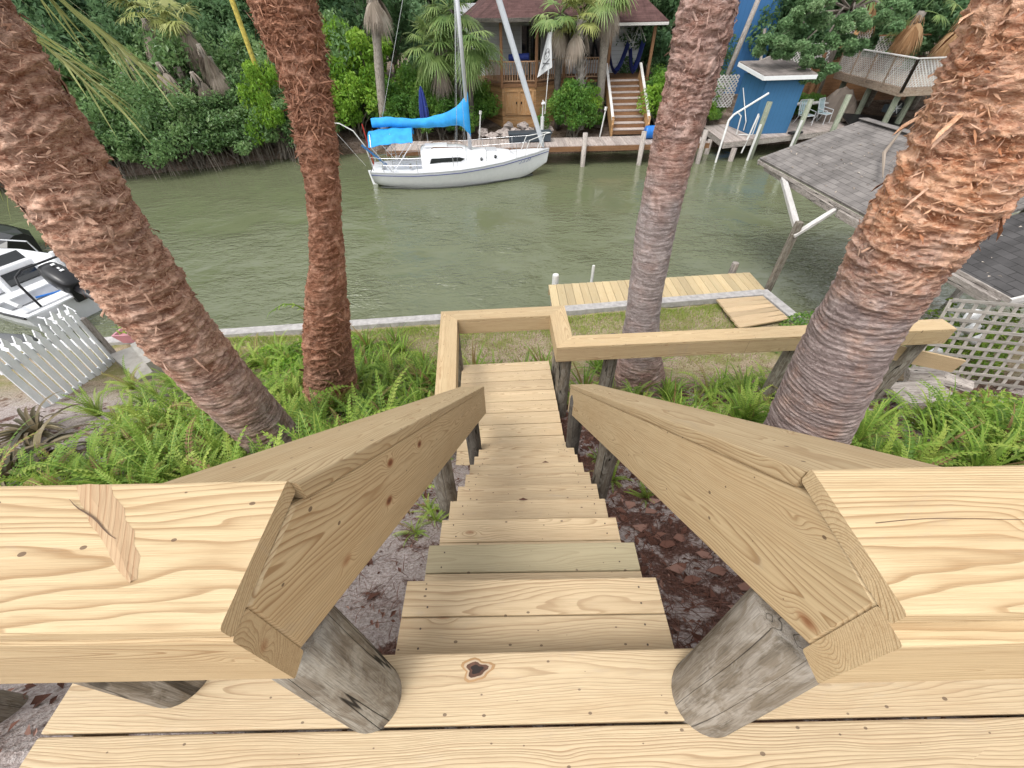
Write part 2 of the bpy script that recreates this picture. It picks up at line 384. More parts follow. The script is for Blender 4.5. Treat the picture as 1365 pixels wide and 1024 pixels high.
m_navy = plain('navy_fabric', (.02, .04, .22), .8, var=.25)
m_bluepaint = plain('blue_paint', (.035, .16, .38), .6, var=.12, sc=3)
m_bluetarp = plain('blue_plastic', (.01, .16, .55), .4)
m_alu = plain('aluminium', (.62, .63, .65), .35, metal=.6, var=.06)
m_sail = plain('furled_sail', (.55, .58, .62), .7, var=.06)
m_steel = plain('stainless', (.7, .7, .72), .25, metal=.9)
m_screw = plain('rusty_screw', (.10, .065, .045), .6)
m_rope = plain('rope', (.5, .48, .43), .9)
m_black = plain('black_plastic', (.012, .012, .014), .32, var=.2)
m_rubber = plain('grey_rubber', (.12, .125, .13), .6)
m_glass = plain('dark_window', (.015, .018, .02), .08, spec=.8)
m_slate = plain('slate_plastic', (.045, .06, .075), .5)
m_red = plain('red_plastic', (.4, .03, .02), .5)
m_pink = plain('pink_planter', (.55, .25, .30), .5)
m_greenp = plain('dark_green_paint', (.01, .09, .06), .4)
m_flag = plain('flag_cloth', (.62, .63, .64), .85, var=.06)
m_flagblk = plain('flag_print', (.10, .10, .11), .85)
m_chairweb = plain('chair_webbing', (.5, .66, .70), .7)
m_conc = plain('concrete', (.36, .34, .31), .9, var=.2, sc=7, bump=.5)
m_seawall = plain('seawall_cap', (.42, .40, .39), .9, var=.3, sc=9, bump=.7)
m_rock = plain('pale_rock', (.42, .36, .33), .9, var=.3, sc=5, bump=.8)
m_fol_mang = foliage('mangrove_leaf', (.06, .13, .05), (.15, .28, .095), (.38, .5, .23), rough=.38, spec=.6, tr=.45)
m_fol_dark = foliage('dark_leaf', (.045, .10, .05), (.11, .21, .09), (.24, .36, .17), tr=.45)
m_fol_bright = foliage('bright_leaf', (.08, .2, .02), (.2, .38, .04), (.42, .56, .09), tr=.4)
m_fol_shrub = foliage('shrub_leaf', (.035, .11, .018), (.1, .23, .035), (.3, .42, .08))
m_fol_oak = foliage('oak_leaf', (.06, .13, .05), (.15, .27, .11), (.36, .48, .26))
m_fern = foliage('fern_frond', (.06, .14, .02), (.19, .33, .04), (.46, .54, .12), tr=.35)
m_grass = foliage('grass_blade', (.14, .24, .03), (.28, .4, .06), (.5, .54, .14))
m_palm = foliage('palm_frond', (.07, .14, .04), (.18, .27, .08), (.42, .48, .2), tr=.3)
m_palmy = foliage('palm_frond_yellow', (.14, .17, .04), (.3, .33, .1), (.5, .5, .24), tr=.25)
m_dead = foliage('dead_frond', (.16, .13, .1), (.34, .28, .23), (.55, .49, .42), rough=.8, tr=.1, spec=.1)
m_deadbr = foliage('brown_frond', (.13, .065, .03), (.28, .16, .08), (.46, .33, .2), rough=.8, tr=.1, spec=.1)
m_bromel = foliage('bromeliad_leaf', (.035, .035, .015), (.12, .09, .045), (.32, .27, .15), rough=.5, tr=.1)
m_litter = foliage('leaf_litter_chip', (.06, .028, .02), (.17, .08, .058), (.42, .27, .22), rough=.8, tr=.05, spec=.2)
m_trunkgrey = weathered('grey_palm_bark', [(.1, .085, .07), (.2, .17, .145), (.3, .26, .22), (.33, .3, .26)], crack=.2, sx=9, sy=9)
m_wood_stem = weathered('stem_bark', [(.07, .055, .045), (.15, .125, .1), (.25, .21, .18), (.3, .27, .23)], crack=.2, sx=4, sy=18)

def mk_roof(name, cols, bw, bh):
    t = NT(name); v = t.bc()
    br = t.n('ShaderNodeTexBrick'); t.put(br.inputs['Vector'], v); br.offset = .5
    br.inputs['Color1'].default_value = (*cols[0], 1); br.inputs['Color2'].default_value = (*cols[1], 1); br.inputs['Mortar'].default_value = (*[c * .3 for c in cols[0]], 1)
    br.inputs['Scale'].default_value = 1; br.inputs['Brick Width'].default_value = bw; br.inputs['Row Height'].default_value = bh
    br.inputs['Mortar Size'].default_value = .006; br.inputs['Bias'].default_value = -.1
    f = t.noise(v, 3, 4); g = t.noise(v, 90, 3)
    c = t.mix(t.ramp(f, [(.35, 0), (.7, .4)]), br.outputs['Color'], tuple(c * 1.5 for c in cols[1]))
    st_ = t.noise(t.map(v, (2.2, .25, 1)), 1, 5, .65); c = t.mix(t.ramp(st_, [(.5, 0), (.68, .55)]), c, tuple(q * .45 for q in cols[0]))
    c = t.mix(t.M('MULTIPLY', g, .4), c, tuple(q * .6 for q in cols[0]))
    y = t.M('FRACT', t.M('DIVIDE', t.xyz(v)[1], bh))
    h = t.M('ADD', t.M('MULTIPLY', y, -1), t.M('MULTIPLY', g, .3))
    t.bsdf(c, .9, t.bump(h, .6, .015), 0, .2); return t.m
m_shingle = mk_roof('grey_shingles', [(.15, .137, .13), (.24, .22, .207)], .30, .14)
m_shingle_br = mk_roof('brown_shingles', [(.07, .035, .032), (.12, .065, .06)], .35, .16)
m_shingle_sh = mk_roof('shed_shingles', [(.2, .17, .16), (.28, .25, .23)], .32, .16)

def mk_siding(name, col, pitch, vert=False):
    t = NT(name); x, y, z = t.xyz(t.n('ShaderNodeNewGeometry').outputs['Position'])
    q = t.M('FRACT', t.M('DIVIDE', t.M('ADD', x, t.M('MULTIPLY', y, .6)) if vert else z, pitch))
    c = t.mix(t.ramp(q, [(0, 1), (.06, 0)]) if vert else t.ramp(q, [(0, 1), (.1, 0)]), col, tuple(k * .35 for k in col))
    c = t.mix(t.M('MULTIPLY', t.noise(t.bc(), 3, 5), .4), c, tuple(k * .6 for k in col))
    t.bsdf(c, .6, t.bump(q, .4, .02), 0, .3); return t.m
m_siding = mk_siding('pale_siding', (.64, .66, .69), .2)
m_bluesiding = mk_siding('blue_boards', (.045, .15, .30), .2, True)
m_bluesiding_d = mk_siding('blue_house_boards', (.045, .15, .34), .28, True)

# ------------------------------------------------------------------ terrain (near bank), canal, far bank
def gz(x, y):
    x = np.asarray(x, float); y = np.asarray(y, float)
    z = np.interp(y, [-6, -1, 0.2, 1.0, 2.35, 3.3, 4.8, 6.0, 7.5, 12], [4.35, 4.25, 4.0, 3.3, 2.42, 1.9, 1.38, 1.05, .82, .8])
    z = z + .45 * sstep(1.2, 2.6, x) * sstep(4.4, 2.6, y) * sstep(-1, 1, y) - .0
    z = z + .12 * (fbm2(x * .9, y * .9, 3) - .5) + .04 * (fbm2(x * 4, y * 4, 13) - .5)
    return z
def seawall_y(x): return np.interp(x, [-40, -9, -3.6, 1.5, 5.6, 6.15, 6.35, 6.5, 30], [4.9, 7.2, 7.66, 8.09, 8.56, 8.62, 7.6, 6.9, 6.6])
gx = np.concatenate([np.linspace(-38, -9, 60), np.linspace(-8.9, 8, 340), np.linspace(8.1, 30, 60)]); gt = np.linspace(0, 1, 260)
X, T = np.meshgrid(gx, gt, indexing='ij'); SW = seawall_y(X) - .06; Y = -6 + (SW + 6) * T
Z = gz(X, Y)
m_ = MB(); nx, ny = X.shape
idx = np.arange(nx * ny).reshape(nx, ny)
F = np.stack([idx[:-1, :-1], idx[1:, :-1], idx[1:, 1:], idx[:-1, 1:]], -1).reshape(-1, 4)
m_.add(np.stack([X, Y, Z], -1).reshape(-1, 3), F)
t = NT('ground_soil'); P = t.n('ShaderNodeNewGeometry').outputs['Position']; px_, py_, pz_ = t.xyz(P)
n1 = t.noise(P, 2.6, 6, .62); n2 = t.noise(P, 45, 4, .7); n3 = t.noise(P, 7, 5, .7, .5)
mul = t.ramp(n2, [(.3, (.04, .022, .017)), (.5, (.115, .06, .047)), (.7, (.24, .15, .125))])
sand = t.ramp(n2, [(.3, (.2, .15, .13)), (.52, (.42, .36, .34)), (.75, (.62, .57, .55))])
grav = t.ramp(n2, [(.3, (.16, .12, .07)), (.5, (.36, .28, .19)), (.72, (.58, .5, .4))])
col = t.mix(t.ramp(t.M('ADD', t.M('ADD', n1, t.M('MULTIPLY', t.M('SUBTRACT', n3, .5), .5)), t.M('MULTIPLY', t.M('LESS_THAN', px_, .3), .12)), [(.5, 0), (.58, 1)]), mul, sand)
col = t.mix(t.ramp(t.M('ADD', py_, t.M('MULTIPLY', n3, 1.2)), [(.0, 0), (1, 1)]), col, col)
flat = t.M('SUBTRACT', t.M('ADD', py_, t.M('MULTIPLY', n3, 1.0)), 5.2, clamp=True)
col = t.mix(flat, col, t.mix(t.ramp(n1, [(.4, 0), (.62, .75)]), grav, (.19, .2, .05)))
t.bsdf(col, .95, t.bump(t.M('ADD', n2, n3), .8, .03), 0, .15)
near = obj('ground', m_, t.m); tag(near, kind='structure')

# canal water
t = NT('canal_water'); P = t.n('ShaderNodeNewGeometry').outputs['Position']
wv = t.map(P, (1.0, 2.1, 1), rot=(0, 0, radians(-28)))
h1 = t.noise(wv, 2.1, 3, .55, .5); h2 = t.noise(t.map(P, (1, 1.8, 1), rot=(0, 0, radians(-40))), 6.5, 2, .5, .3); h0 = t.noise(P, .35, 2)
hh = t.M('ADD', t.M('MULTIPLY', h1, 1.0), t.M('MULTIPLY', h2, .32))
hh = t.M('MULTIPLY', hh, t.M('MULTIPLY', t.ramp(h0, [(.36, .12), (.52, .8), (.66, 1.7)]), t.ramp(t.M('DIVIDE', t.xyz(P)[1], 30.), [(.45, 1), (.62, .28)])))
wc = t.mix(t.noise(P, .25, 3), (.108, .122, .066), (.142, .156, .09))
t.bsdf(wc, .03, t.bump(hh, 1.0, .12), 0, .5, IOR=1.5)
m_ = MB(); m_.add([(-300, -20, 0), (300, -20, 0), (300, 400, 0), (-300, 400, 0)], [(0, 1, 2, 3)])
tag(obj('water', m_, t.m), kind='structure')

# far bank terrain
def bank_y(x): return np.interp(x, [-60, -26, -22.5, -19.5, -15, -13.5, -10.6, -8.5, -6, 2, 10, 19, 25, 60], [19, 20.6, 21.6, 22.5, 24.2, 25.2, 25.2, 26.2, 25.5, 24.9, 25.6, 26.4, 26.5, 27])
gx = np.linspace(-150, 150, 301); ys = np.array([0, .25, .6, 1, 1.8, 3, 5, 8, 13, 20, 35, 70, 150, 300.])
X, T = np.meshgrid(gx, ys, indexing='ij'); Y = bank_y(X) + T
Z = np.interp(T, [0, .25, .6, 1.8, 5, 13, 300], [-.5, .1, .5, .85, 1.3, 1.6, 3.0]) + .2 * (fbm2(X * .5, Y * .5, 31) - .5)
m_ = MB(); nx, ny = X.shape; idx = np.arange(nx * ny).reshape(nx, ny)
F = np.stack([idx[:-1, :-1], idx[1:, :-1], idx[1:, 1:], idx[:-1, 1:]], -1).reshape(-1, 4)
m_.add(np.stack([X, Y, Z], -1).reshape(-1, 3), F)
t = NT('far_bank_soil'); P = t.n('ShaderNodeNewGeometry').outputs['Position']; n1 = t.noise(P, 1.2, 5, .6); n2 = t.noise(P, 12, 4)
col = t.mix(t.ramp(n1, [(.4, 0), (.6, 1)]), t.ramp(n2, [(.3, (.04, .03, .02)), (.7, (.14, .1, .07))]), t.ramp(n2, [(.3, (.12, .08, .06)), (.7, (.3, .24, .2))]))
t.bsdf(col, .95, t.bump(n2, .6, .05), 0, .1)
tag(obj('far_bank', m_, t.m), kind='structure')

# ------------------------------------------------------------------ seawall, dock, platform on the near side
def cap_run(mb, pts, wid, z0, z1):
    for (a, b) in zip(pts[:-1], pts[1:]):
        board(mb, (*a, (z0 + z1) / 2), (*b, (z0 + z1) / 2), wid, z1 - z0, ch=.012)
th = thing('seawall', 'long grey concrete seawall with a flat cap edging the canal below the stairs', 'seawall', (0, 8, 0))
swp = [(-9.0, 7.25), (-3.6, 7.72), (1.5, 8.15), (5.6, 8.62), (6.2, 8.69)]
m_ = MB(); cap_run(m_, swp, .24, .80, .95); board(m_, (6.24, 8.78, .873), (6.44, 7.55, .873), .24, .15, ch=.012); obj('cap', m_, m_seawall, th)
m_ = MB(); cap_run(m_, [(x, y - .02) for x, y in swp], .14, -1, .798); board(m_, (6.2, 8.5, -.1), (6.4, 7.4, -.1), .14, 1.79); obj('wall', m_, m_conc, th)
th = thing('white_seawall', 'white painted seawall cap beside the pink planter and boat', 'seawall', (-12, 7, 0))
m_ = MB(); cap_run(m_, [(-9.02, 7.22), (-16, 6.65), (-38, 4.9)], .3, .8, .95); obj('cap', m_, m_white, th)
m_ = MB(); cap_run(m_, [(-9.02, 7.2), (-16, 6.62), (-38, 4.88)], .14, -1, .798); obj('wall', m_, m_conc, th)

th = thing('small_dock', 'narrow pale wooden dock built out over the water beyond the seawall', 'dock', (3.7, 9, 0))
m_ = MB(); n = 27
for i in range(n):
    a = i / n; b = (i + 1) / n
    x0, x1 = 1.0 + 5.42 * a, 1.0 + 5.42 * b
    xm = (x0 + x1) / 2; yb = 8.30 + (8.74 - 8.30) * (xm - 1) / 5.4
    board(m_, (xm, yb, .83), (xm + .0, yb + 1.1, .83), x1 - x0 - .008, .035, ch=.004)
obj('decking', m_, m_pine_dock, th)
m_ = MB(); board(m_, (1.0, 9.33, .70), (6.4, 9.78, .70), .04, .2); obj('rim_joist', m_, m_pine_dock, th)
for (x, y) in ((1.15, 9.25), (3.7, 9.45), (6.2, 9.65)):
    m_ = MB(); tube(m_, [(x, y, -1), (x, y, .6)], .08, 12); obj('pile', m_, m_post, th)
for i, (x, y, h, r, mm, lb) in enumerate(((1.18, 9.62, 1.02, .085, m_pvc, 'stubby grey pile at the left end of the small dock'), (2.2, 9.88, 1.12, .038, m_pvc, 'thin white pipe standing in the water behind the small dock'), (6.02, 10.0, 1.05, .09, m_greywood, 'short grey wooden pile behind the right end of the small dock'))):
    m_ = MB(); tube(m_, [(x, y, -1.2), (x + .02, y, h - .03), (x + .02, y, h)], [r, r, r * .9], 14)
    tag(obj('pile' if i != 1 else 'pipe', m_, mm), lb, 'piling' if i != 1 else 'pipe')
m_ = MB(); cs = [(4.93, 8.36), (6.08, 8.46), (6.22, 7.52), (4.98, 7.2)]
for i in range(6):
    a0, a1 = i / 6 + .004, (i + 1) / 6 - .004
    L = [np.array(cs[0]) * (1 - a) + np.array(cs[3]) * a for a in (a0, a1)]; Rr = [np.array(cs[1]) * (1 - a) + np.array(cs[2]) * a for a in (a0, a1)]
    pl = (L[0] + L[1]) / 2; pr_ = (Rr[0] + Rr[1]) / 2
    board(m_, (*pl, .945), (*pr_, .945), np.linalg.norm(L[1] - L[0]), .04, ch=.004)
tag(obj('wooden_platform', m_, m_plat), 'small square tan plank platform set into the grass at the seawall corner', 'platform')

# ------------------------------------------------------------------ deck, stairs, landing
DK = 4.62
th = thing('wooden_deck', 'new pale pine deck at the top of the stairs in the foreground', 'deck', (0, -1, 4.62))
yy = .372
for i in range(9):
    m_ = MB(); wd = .187
    x0 = -1.42 - .02 * (i % 3) - (0.02 if i == 0 else 0); zz = DK - .019
    board(m_, (x0, yy - wd / 2, zz), (5.2, yy - wd / 2, zz), wd, .038, ch=.006)
    obj('deck_board', m_, m_pine_deck, th); yy -= wd + .007
kc = np.array([-.135, .325]); m_ = MB(); V = [(*kc, DK + .0012)]; n_ = 22
for rr_, zz_ in ((.014, .0012), (.024, .0016), (.030, .0016), (.037, .0006)):
    for q in range(n_): a = 2 * pi * q / n_; jj = 1 + .18 * sin(3 * a + 1) + .12 * sin(5 * a); V.append((kc[0] + rr_ * 1.35 * jj * cos(a), kc[1] + rr_ * .85 * jj * sin(a), DK + zz_))
F0 = [(0, 1 + q, 1 + (q + 1) % n_) for q in range(n_)]; F1 = [(1 + q, 1 + n_ + q, 1 + n_ + (q + 1) % n_, 1 + (q + 1) % n_) for q in range(n_)]; F2 = [(1 + n_ + q, 1 + 2 * n_ + q, 1 + 2 * n_ + (q + 1) % n_, 1 + n_ + (q + 1) % n_) for q in range(n_)]; F3 = [(1 + 2 * n_ + q, 1 + 3 * n_ + q, 1 + 3 * n_ + (q + 1) % n_, 1 + 2 * n_ + (q + 1) % n_) for q in range(n_)]
V = np.array(V); m_.add(V, F0, None, .5, 0, 0); m_.add(V, F1, None, .5, 0, 1); m_.add(V, F2, None, .5, 0, 2); m_.add(V, F3, None, .5, 0, 3)
obj('knot', m_, [plain('knot_hole', (.02, .012, .009), .8), plain('knot_core', (.09, .04, .022), .7, sc=60, var=.5), plain('knot_rim', (.5, .38, .26), .7), plain('knot_halo', (.40, .24, .11), .7)], th)
m_ = MB(); board(m_, (-1.38, .33, DK - .14), (5.2, .33, DK - .14), .038, .19); board(m_, (-1.36, .30, DK - .14), (-1.36, -1.3, DK - .14), .038, .19); obj('rim_joist', m_, m_pine_deck, th)

def trd(y): return DK - .2273 - .866 * (y - .69)
th = thing('staircase', 'flight of pale pine steps running down from the deck to the landing', 'staircase', (0, 1.8, 3.2))
ST = []
for i in range(10):
    yn = .692 + .2625 * i; z = 4.396 - .2273 * i; xc = .067 + .034 * (yn - .69) ; hw = .527
    m_ = MB(); sk = -.006 if i < 4 else 0
    jl = random.uniform(-.008, .008); jr = random.uniform(-.008, .008)
    for k in (0, 1):
        yc = yn - .071 - k * .144
        board(m_, (xc - hw + jl, yc - sk * .5, z - .019), (xc + hw + jr, yc + sk * .5, z - .019), .141, .038, ch=.006, tint=(1.0 if i == 1 and k == 0 else .0), anchor=(0, random.uniform(-.0012, .0012)))
    for k in (0, 1):
        for sx_ in (-.44, .44):
            for dy_ in (-.035, .035): xx = xc + sx_ + random.uniform(-.012, .012); yy_ = yn - .071 - k * .144 + dy_ + random.uniform(-.008, .008); tube(m_, [(xx, yy_, z - .004), (xx, yy_, z + .0018)], .0042, 8, mi=1)
    obj('tread', m_, [m_pine_deck, m_screw], th)
for s in (-1, 1):
    m_ = MB(); a = np.array([.067 + s * .44 - .01, .52, trd(.52) - .46]); b = np.array([.067 + s * .44 + .08, 3.25, trd(3.25) - .46])
    board(m_, a, b, .04, .24); obj('stringer', m_, m_pine_deck, th)

LZ = 2.12
th = thing('stair_landing', 'pale plank landing at the foot of the stairs', 'landing', (0, 4, 2.1))
R2 = radians(1.0)
for i in range(-2, 7):
    m_ = MB(); yc = 3.34 + .211 * (i + .5); wd = .204
    xl = -.72 - .045 * i / 6; xr = .645 - .06 * i / 6
    board(m_, (xl, yc - .012 * (1 + i * .25), LZ - .019), (xr, yc + .012 * (1 + i * .25), LZ - .019), wd, .038, ch=.005); obj('landing_board', m_, m_pine_deck, th)
m_ = MB(); board(m_, (-.7, 3.33, LZ - .15), (.62, 3.33, LZ - .15), .038, .2); board(m_, (-.74, 4.79, LZ - .15), (.57, 4.81, LZ - .15), .038, .2)
board(m_, (-.69, 3.37, LZ - .15), (-.73, 4.76, LZ - .15), .038, .2); board(m_, (.62, 3.37, LZ - .15), (.56, 4.76, LZ - .15), .038, .2); obj('rim_joist', m_, m_pine_deck, th)

def post(parent, x, y, ztop, r=.09, mat=None, zb=None, jit=0.03, name='post', dx=0, dy=0):
    m_ = MB(); z0 = float(gz(x, y)) - .3 if zb is None else zb
    zz = np.linspace(z0, ztop, 14); ph = random.random() * 6
    pts = [(x + dx * (ztop - q) + .006 * sin(q * 3 + ph), y + dy * (ztop - q) + .006 * cos(q * 2.3 + ph), q) for q in zz]
    tube(m_, pts, [r * (1 + .03 * sin(q * 4 + ph)) for q in zz], 28)
    o = obj(name, m_, mat or m_post, parent, smooth=True)
    return o

# deck railings
CT = 5.57
def deck_rail(side, name, label):
    th = thing(name, label, 'railing', (side * .9, .3, 4.62))
    xe = -.415 if side < 0 else .545; xo = -3.4 if side < 0 else 5.2
    m_ = MB(); skew = .12 * (1 if side < 0 else -1)
    a = (xe, .304, CT - .02); b = (xo, .31, CT - .02)
    board(m_, a, b, .245, .04, ch=.007); obj('cap', m_, m_pine, th)
    yf, tf_ = (.2005, .045) if side < 0 else (.181, .054)
    m_ = MB(); board(m_, (xe, yf, 5.4095), (xo, yf + .006, 5.4095), tf_, .24, ch=.005); obj('fascia', m_, m_pine, th)
    return th
tl = deck_rail(-1, 'deck_railing', 'pine deck railing left of the stair opening, knotty board with torn bark scar')
post(tl, -1.10, .335, 5.525, .098, m_post_pale); post(tl, -2.4, .335, 5.525, .098, m_post_pale)
tr_ = deck_rail(1, 'deck_railing', 'pine deck railing right of the stair opening, board with long dark crack')
post(tr_, 1.9, .335, 5.525, .1, m_post_pale); post(tr_, 3.7, .335, 5.525, .1, m_post_pale)
# bark scar and the crack, small proud slivers of the boards
m_ = MB(); r = np.random.default_rng(2); Lf = [(-.80, .4235), (-.765, .385), (-.745, .372), (-.715, .345), (-.69, .328), (-.655, .30), (-.64, .288), (-.612, .268), (-.585, .2475)]
Rt = [(-.735, .4235), (-.715, .40), (-.68, .375), (-.662, .352), (-.632, .332), (-.618, .308), (-.598, .29), (-.586, .268), (-.576, .2525)]
k = len(Lf); V = []
for (a0, b0), (a1, b1) in zip(Lf, Rt):
    j0, j1 = r.normal(size=2) * .0015, r.normal(size=2) * .0015
    V += [(a0 + j0[0], b0 + min(j0[1], 0) * .5, CT + .0004), ((a0 * .6 + a1 * .4), (b0 * .6 + b1 * .4), CT + .003), (a1 + j1[0], b1 + min(j1[1], 0) * .5, CT + .0004)]
V = np.array(V); m_.add(V, [(3 * i + q, 3 * i + 3 + q, 3 * i + 4 + q, 3 * i + 1 + q) for i in range(k - 1) for q in (0, 1)], np.stack([V[:, 0] * .5 - V[:, 1] * .9, V[:, 0] * .8 + V[:, 1] * .5, V[:, 2] * 0 + .05], 1))
obj('bark_scar', m_, pine('scar_wood', (.57, .40, .24), (.36, .19, .09), ringf=120, green=0, knots=False), tl)
m_ = MB(); V = []
for q in np.linspace(0, 1, 9): x_ = -.785 + .135 * q; y_ = .392 - .075 * q - .002 * sin(q * 9); w_ = .0008 * sin(pi * q) + .0002; V += [(x_ - w_, y_ - w_, CT + .0042), (x_ + w_, y_ + w_, CT + .0042)]
m_.add(V, [(2 * i, 2 * i + 1, 2 * i + 3, 2 * i + 2) for i in range(8)]); obj('split', m_, plain('dark_split', (.12, .07, .04), .8), tl)
# long drying crack in the right cap
m_ = MB(); V = []
for q in np.linspace(0, 1, 24): x_ = .59 + .62 * q; y_ = .318 + .012 * q + .004 * sin(q * 11); w_ = .0006 * (1 - q) + .0002; V += [(x_, y_ - w_, CT + .0007), (x_, y_ + w_, CT + .0007)]
m_.add(V, [(2 * i, 2 * i + 2, 2 * i + 3, 2 * i + 1) for i in range(23)]); obj('crack', m_, bpy.data.materials['dark_split'], tr_)

# sloping stair railings
SD = norm((.034, 1.0, -.866))
def stair_rail(side, label):
    th = thing('stair_railing', label, 'railing', (side * .5, 1.8, 3.6))
    xi = -.413 if side < 0 else .545
    o = -1 if side < 0 else 1
    pn = norm(np.cross(SD, (1, 0, 0))); pn = pn if pn[2] > 0 else -pn
    y0, y1 = (.2245 if side < 0 else .2095), 3.24
    tk = .04; ll = (y1 - y0) / SD[1]
    def pt(y, perp, out):   # perp: distance above the fascia's lower edge
        base = np.array([xi + .034 * (y - .22), y, 5.305 - .866 * (y - .22)])
        return base + np.array([o * out, 0, perp * 1.323])
    k = -.866
    m_ = MB(); fh = .285; zl = lambda y: 5.305 - .866 * (y - .22); zc = 5.528; yt = .22 + (5.305 + fh * 1.323 - zc) / .866
    pl = [(y0, zl(y0)), (y1, zl(y1)), (y1, zl(y1) + fh * 1.323), (yt, zc), (y0, zc)]; e = .005; V = []; B = []; rs = random.random(); oa = -.04 if side < 0 else .05
    cy = sum(p[0] for p in pl) / 5; cz = sum(p[1] for p in pl) / 5
    for out, sh in ((0, 1), (e, 0), (tk - e, 0), (tk, 1)):
        for i_, (y, z) in enumerate(pl):
            if sh: y += e * (1 if i_ in (0, 4) else -1 if i_ in (1, 2) else 0); z += e * (1.3 if i_ in (0, 1) else -1.3)
            V.append((xi + .034 * (y - .22) + o * out, y, z)); al = y * SD[1] + z * SD[2]; ac = y * pn[1] + z * pn[2]
            B.append((al + rs * 40, ac - (cy * pn[1] + cz * pn[2]) + oa, out + .06))
    F = [(j * 5 + i_, j * 5 + (i_ + 1) % 5, (j + 1) * 5 + (i_ + 1) % 5, (j + 1) * 5 + i_) for j in range(3) for i_ in range(5)] + [(4, 3, 2, 1, 0), (15, 16, 17, 18, 19)]
    if side > 0: F = [f[::-1] for f in F]
    F = [f[::-1] for f in F]
    m_.add(V, F, B, rs); obj('fascia', m_, m_pine, th)
    m_ = MB(); wd = .272; y0c = .43
    board(m_, pt(y0c, fh + .021, wd / 2 - .004), pt(y1, fh + .021, wd / 2 - .004), wd, .04, upv=pn, c0=(0, k), c1=(0, k), ch=.006); obj('cap', m_, m_pine, th)
    m_ = MB(); board(m_, pt(y0 + .26, fh / 2, wd - .05), pt(y1 - .03, fh / 2, wd - .05), tk, fh * .8, upv=pn, c0=(0, k), c1=(0, k), ch=.005); obj('outer_fascia', m_, m_pine, th)
    return th, pt
sl_, pl_ = stair_rail(-1, 'sloping pine stair railing along the left side of the steps')
sr_, pr_ = stair_rail(1, 'sloping pine stair railing along the right side of the steps')
def top_at(y): return 5.305 - .866 * (y - .22) + .30
post(sl_, -.505, .29, 5.20, .088, m_post, dx=.075, dy=-.06); post(sr_, .655, .30, 5.165, .104, m_post_pale, dx=-.14, dy=-.09)
post(sl_, -.60, 1.98, top_at(1.98) - .05, .088, m_post); post(sl_, -.46, 2.95, top_at(2.95) - .05, .085, m_post_dark)
post(sr_, .84, 2.2, top_at(2.2) - .05, .09, m_post); post(sr_, .70, 3.0, top_at(3.0) - .05, .08, m_post_dark)

# landing rail, mitred corners
th = thing('landing_railing', 'level pine railing boxed around the landing and continuing right past the palm', 'railing', (0, 4.9, 1.5))
RZ = 3.02
lr = [(-.745, 3.16), (-.862, 4.80), (.665, 4.875), (.688, 4.15), (5.8, 4.36)]
def mitre(pts, i):
    p = [np.array(q) for q in pts]
    d0 = p[i] - p[i - 1]; d1 = p[i + 1] - p[i]
    a0 = atan2(d0[1], d0[0]); a1 = atan2(d1[1], d1[0]); da = (a1 - a0 + pi) % (2 * pi) - pi
    return math.tan(da / 2)
for i in range(4):
    c0 = (0, 0) if i == 0 else (mitre(lr, i), 0); c1 = (0, 0) if i == 3 else (-mitre(lr, i + 1), 0)
    wd = .235
    m_ = MB(); board(m_, (*lr[i], RZ - .02), (*lr[i + 1], RZ - .02), wd, .04, c0=c0, c1=c1, ch=.005); obj('cap', m_, m_pine, th)
def shift(pts, off):
    out = []
    P_ = [np.array(q, float) for q in pts]
    for i in range(len(P_)):
        if i == 0: d = P_[1] - P_[0]; n_ = norm((-d[1], d[0])); out.append(P_[0] + n_ * off)
        elif i == len(P_) - 1: d = P_[-1] - P_[-2]; n_ = norm((-d[1], d[0])); out.append(P_[-1] + n_ * off)
        else:
            d0 = norm(P_[i] - P_[i - 1]); d1 = norm(P_[i + 1] - P_[i]); n0 = np.array([-d0[1], d0[0]]); n1 = np.array([-d1[1], d1[0]])
            b = norm(n0 + n1); out.append(P_[i] + b * off / np.dot(b, n0))
    return out
fi = shift(lr, -.095)
for i in range(4):
    c0 = (0, 0) if i == 0 else (mitre(lr, i), 0); c1 = (0, 0) if i == 3 else (-mitre(lr, i + 1), 0)
    m_ = MB(); board(m_, (*fi[i], RZ - .142), (*fi[i + 1], RZ - .142), .04, .2, c0=c0, c1=c1, ch=.004); obj('fascia', m_, m_pine, th)
for (x, y, mm) in ((-.83, 4.7, m_post), (.71, 4.76, m_post), (.72, 4.2, m_post), (1.36, 4.27, m_post), (3.9, 4.36, m_post), (5.7, 4.44, m_post)):
    post(th, x, y, RZ - .045, .095, mm)
m_ = MB(); board(m_, (5.35, 4.46, 2.5), (6.7, 4.52, 2.12), .04, .235); obj('lower_board', m_, m_pine, th)

m_ = MB(); board(m_, (1.75, 4.02, float(gz(2, 4)) + .09), (4.7, 4.06, float(gz(4, 4)) + .02), .19, .04, ch=.004)
tag(obj('edging_plank', m_, m_pine_deck), 'tan plank lying on edge of the fern bed under the long level railing', 'plank')
m_ = MB(); board(m_, (5.75, 4.25, 1.83), (6.62, 4.33, 1.80), .42, .05, ch=.004)
board(m_, (5.70, 4.03, 1.81), (6.9, 4.07, 1.79), .05, .14, ch=.004)
tag(obj('weathered_plank', m_, m_greywood), 'wide weathered grey board on the ground right of the big palm', 'plank')

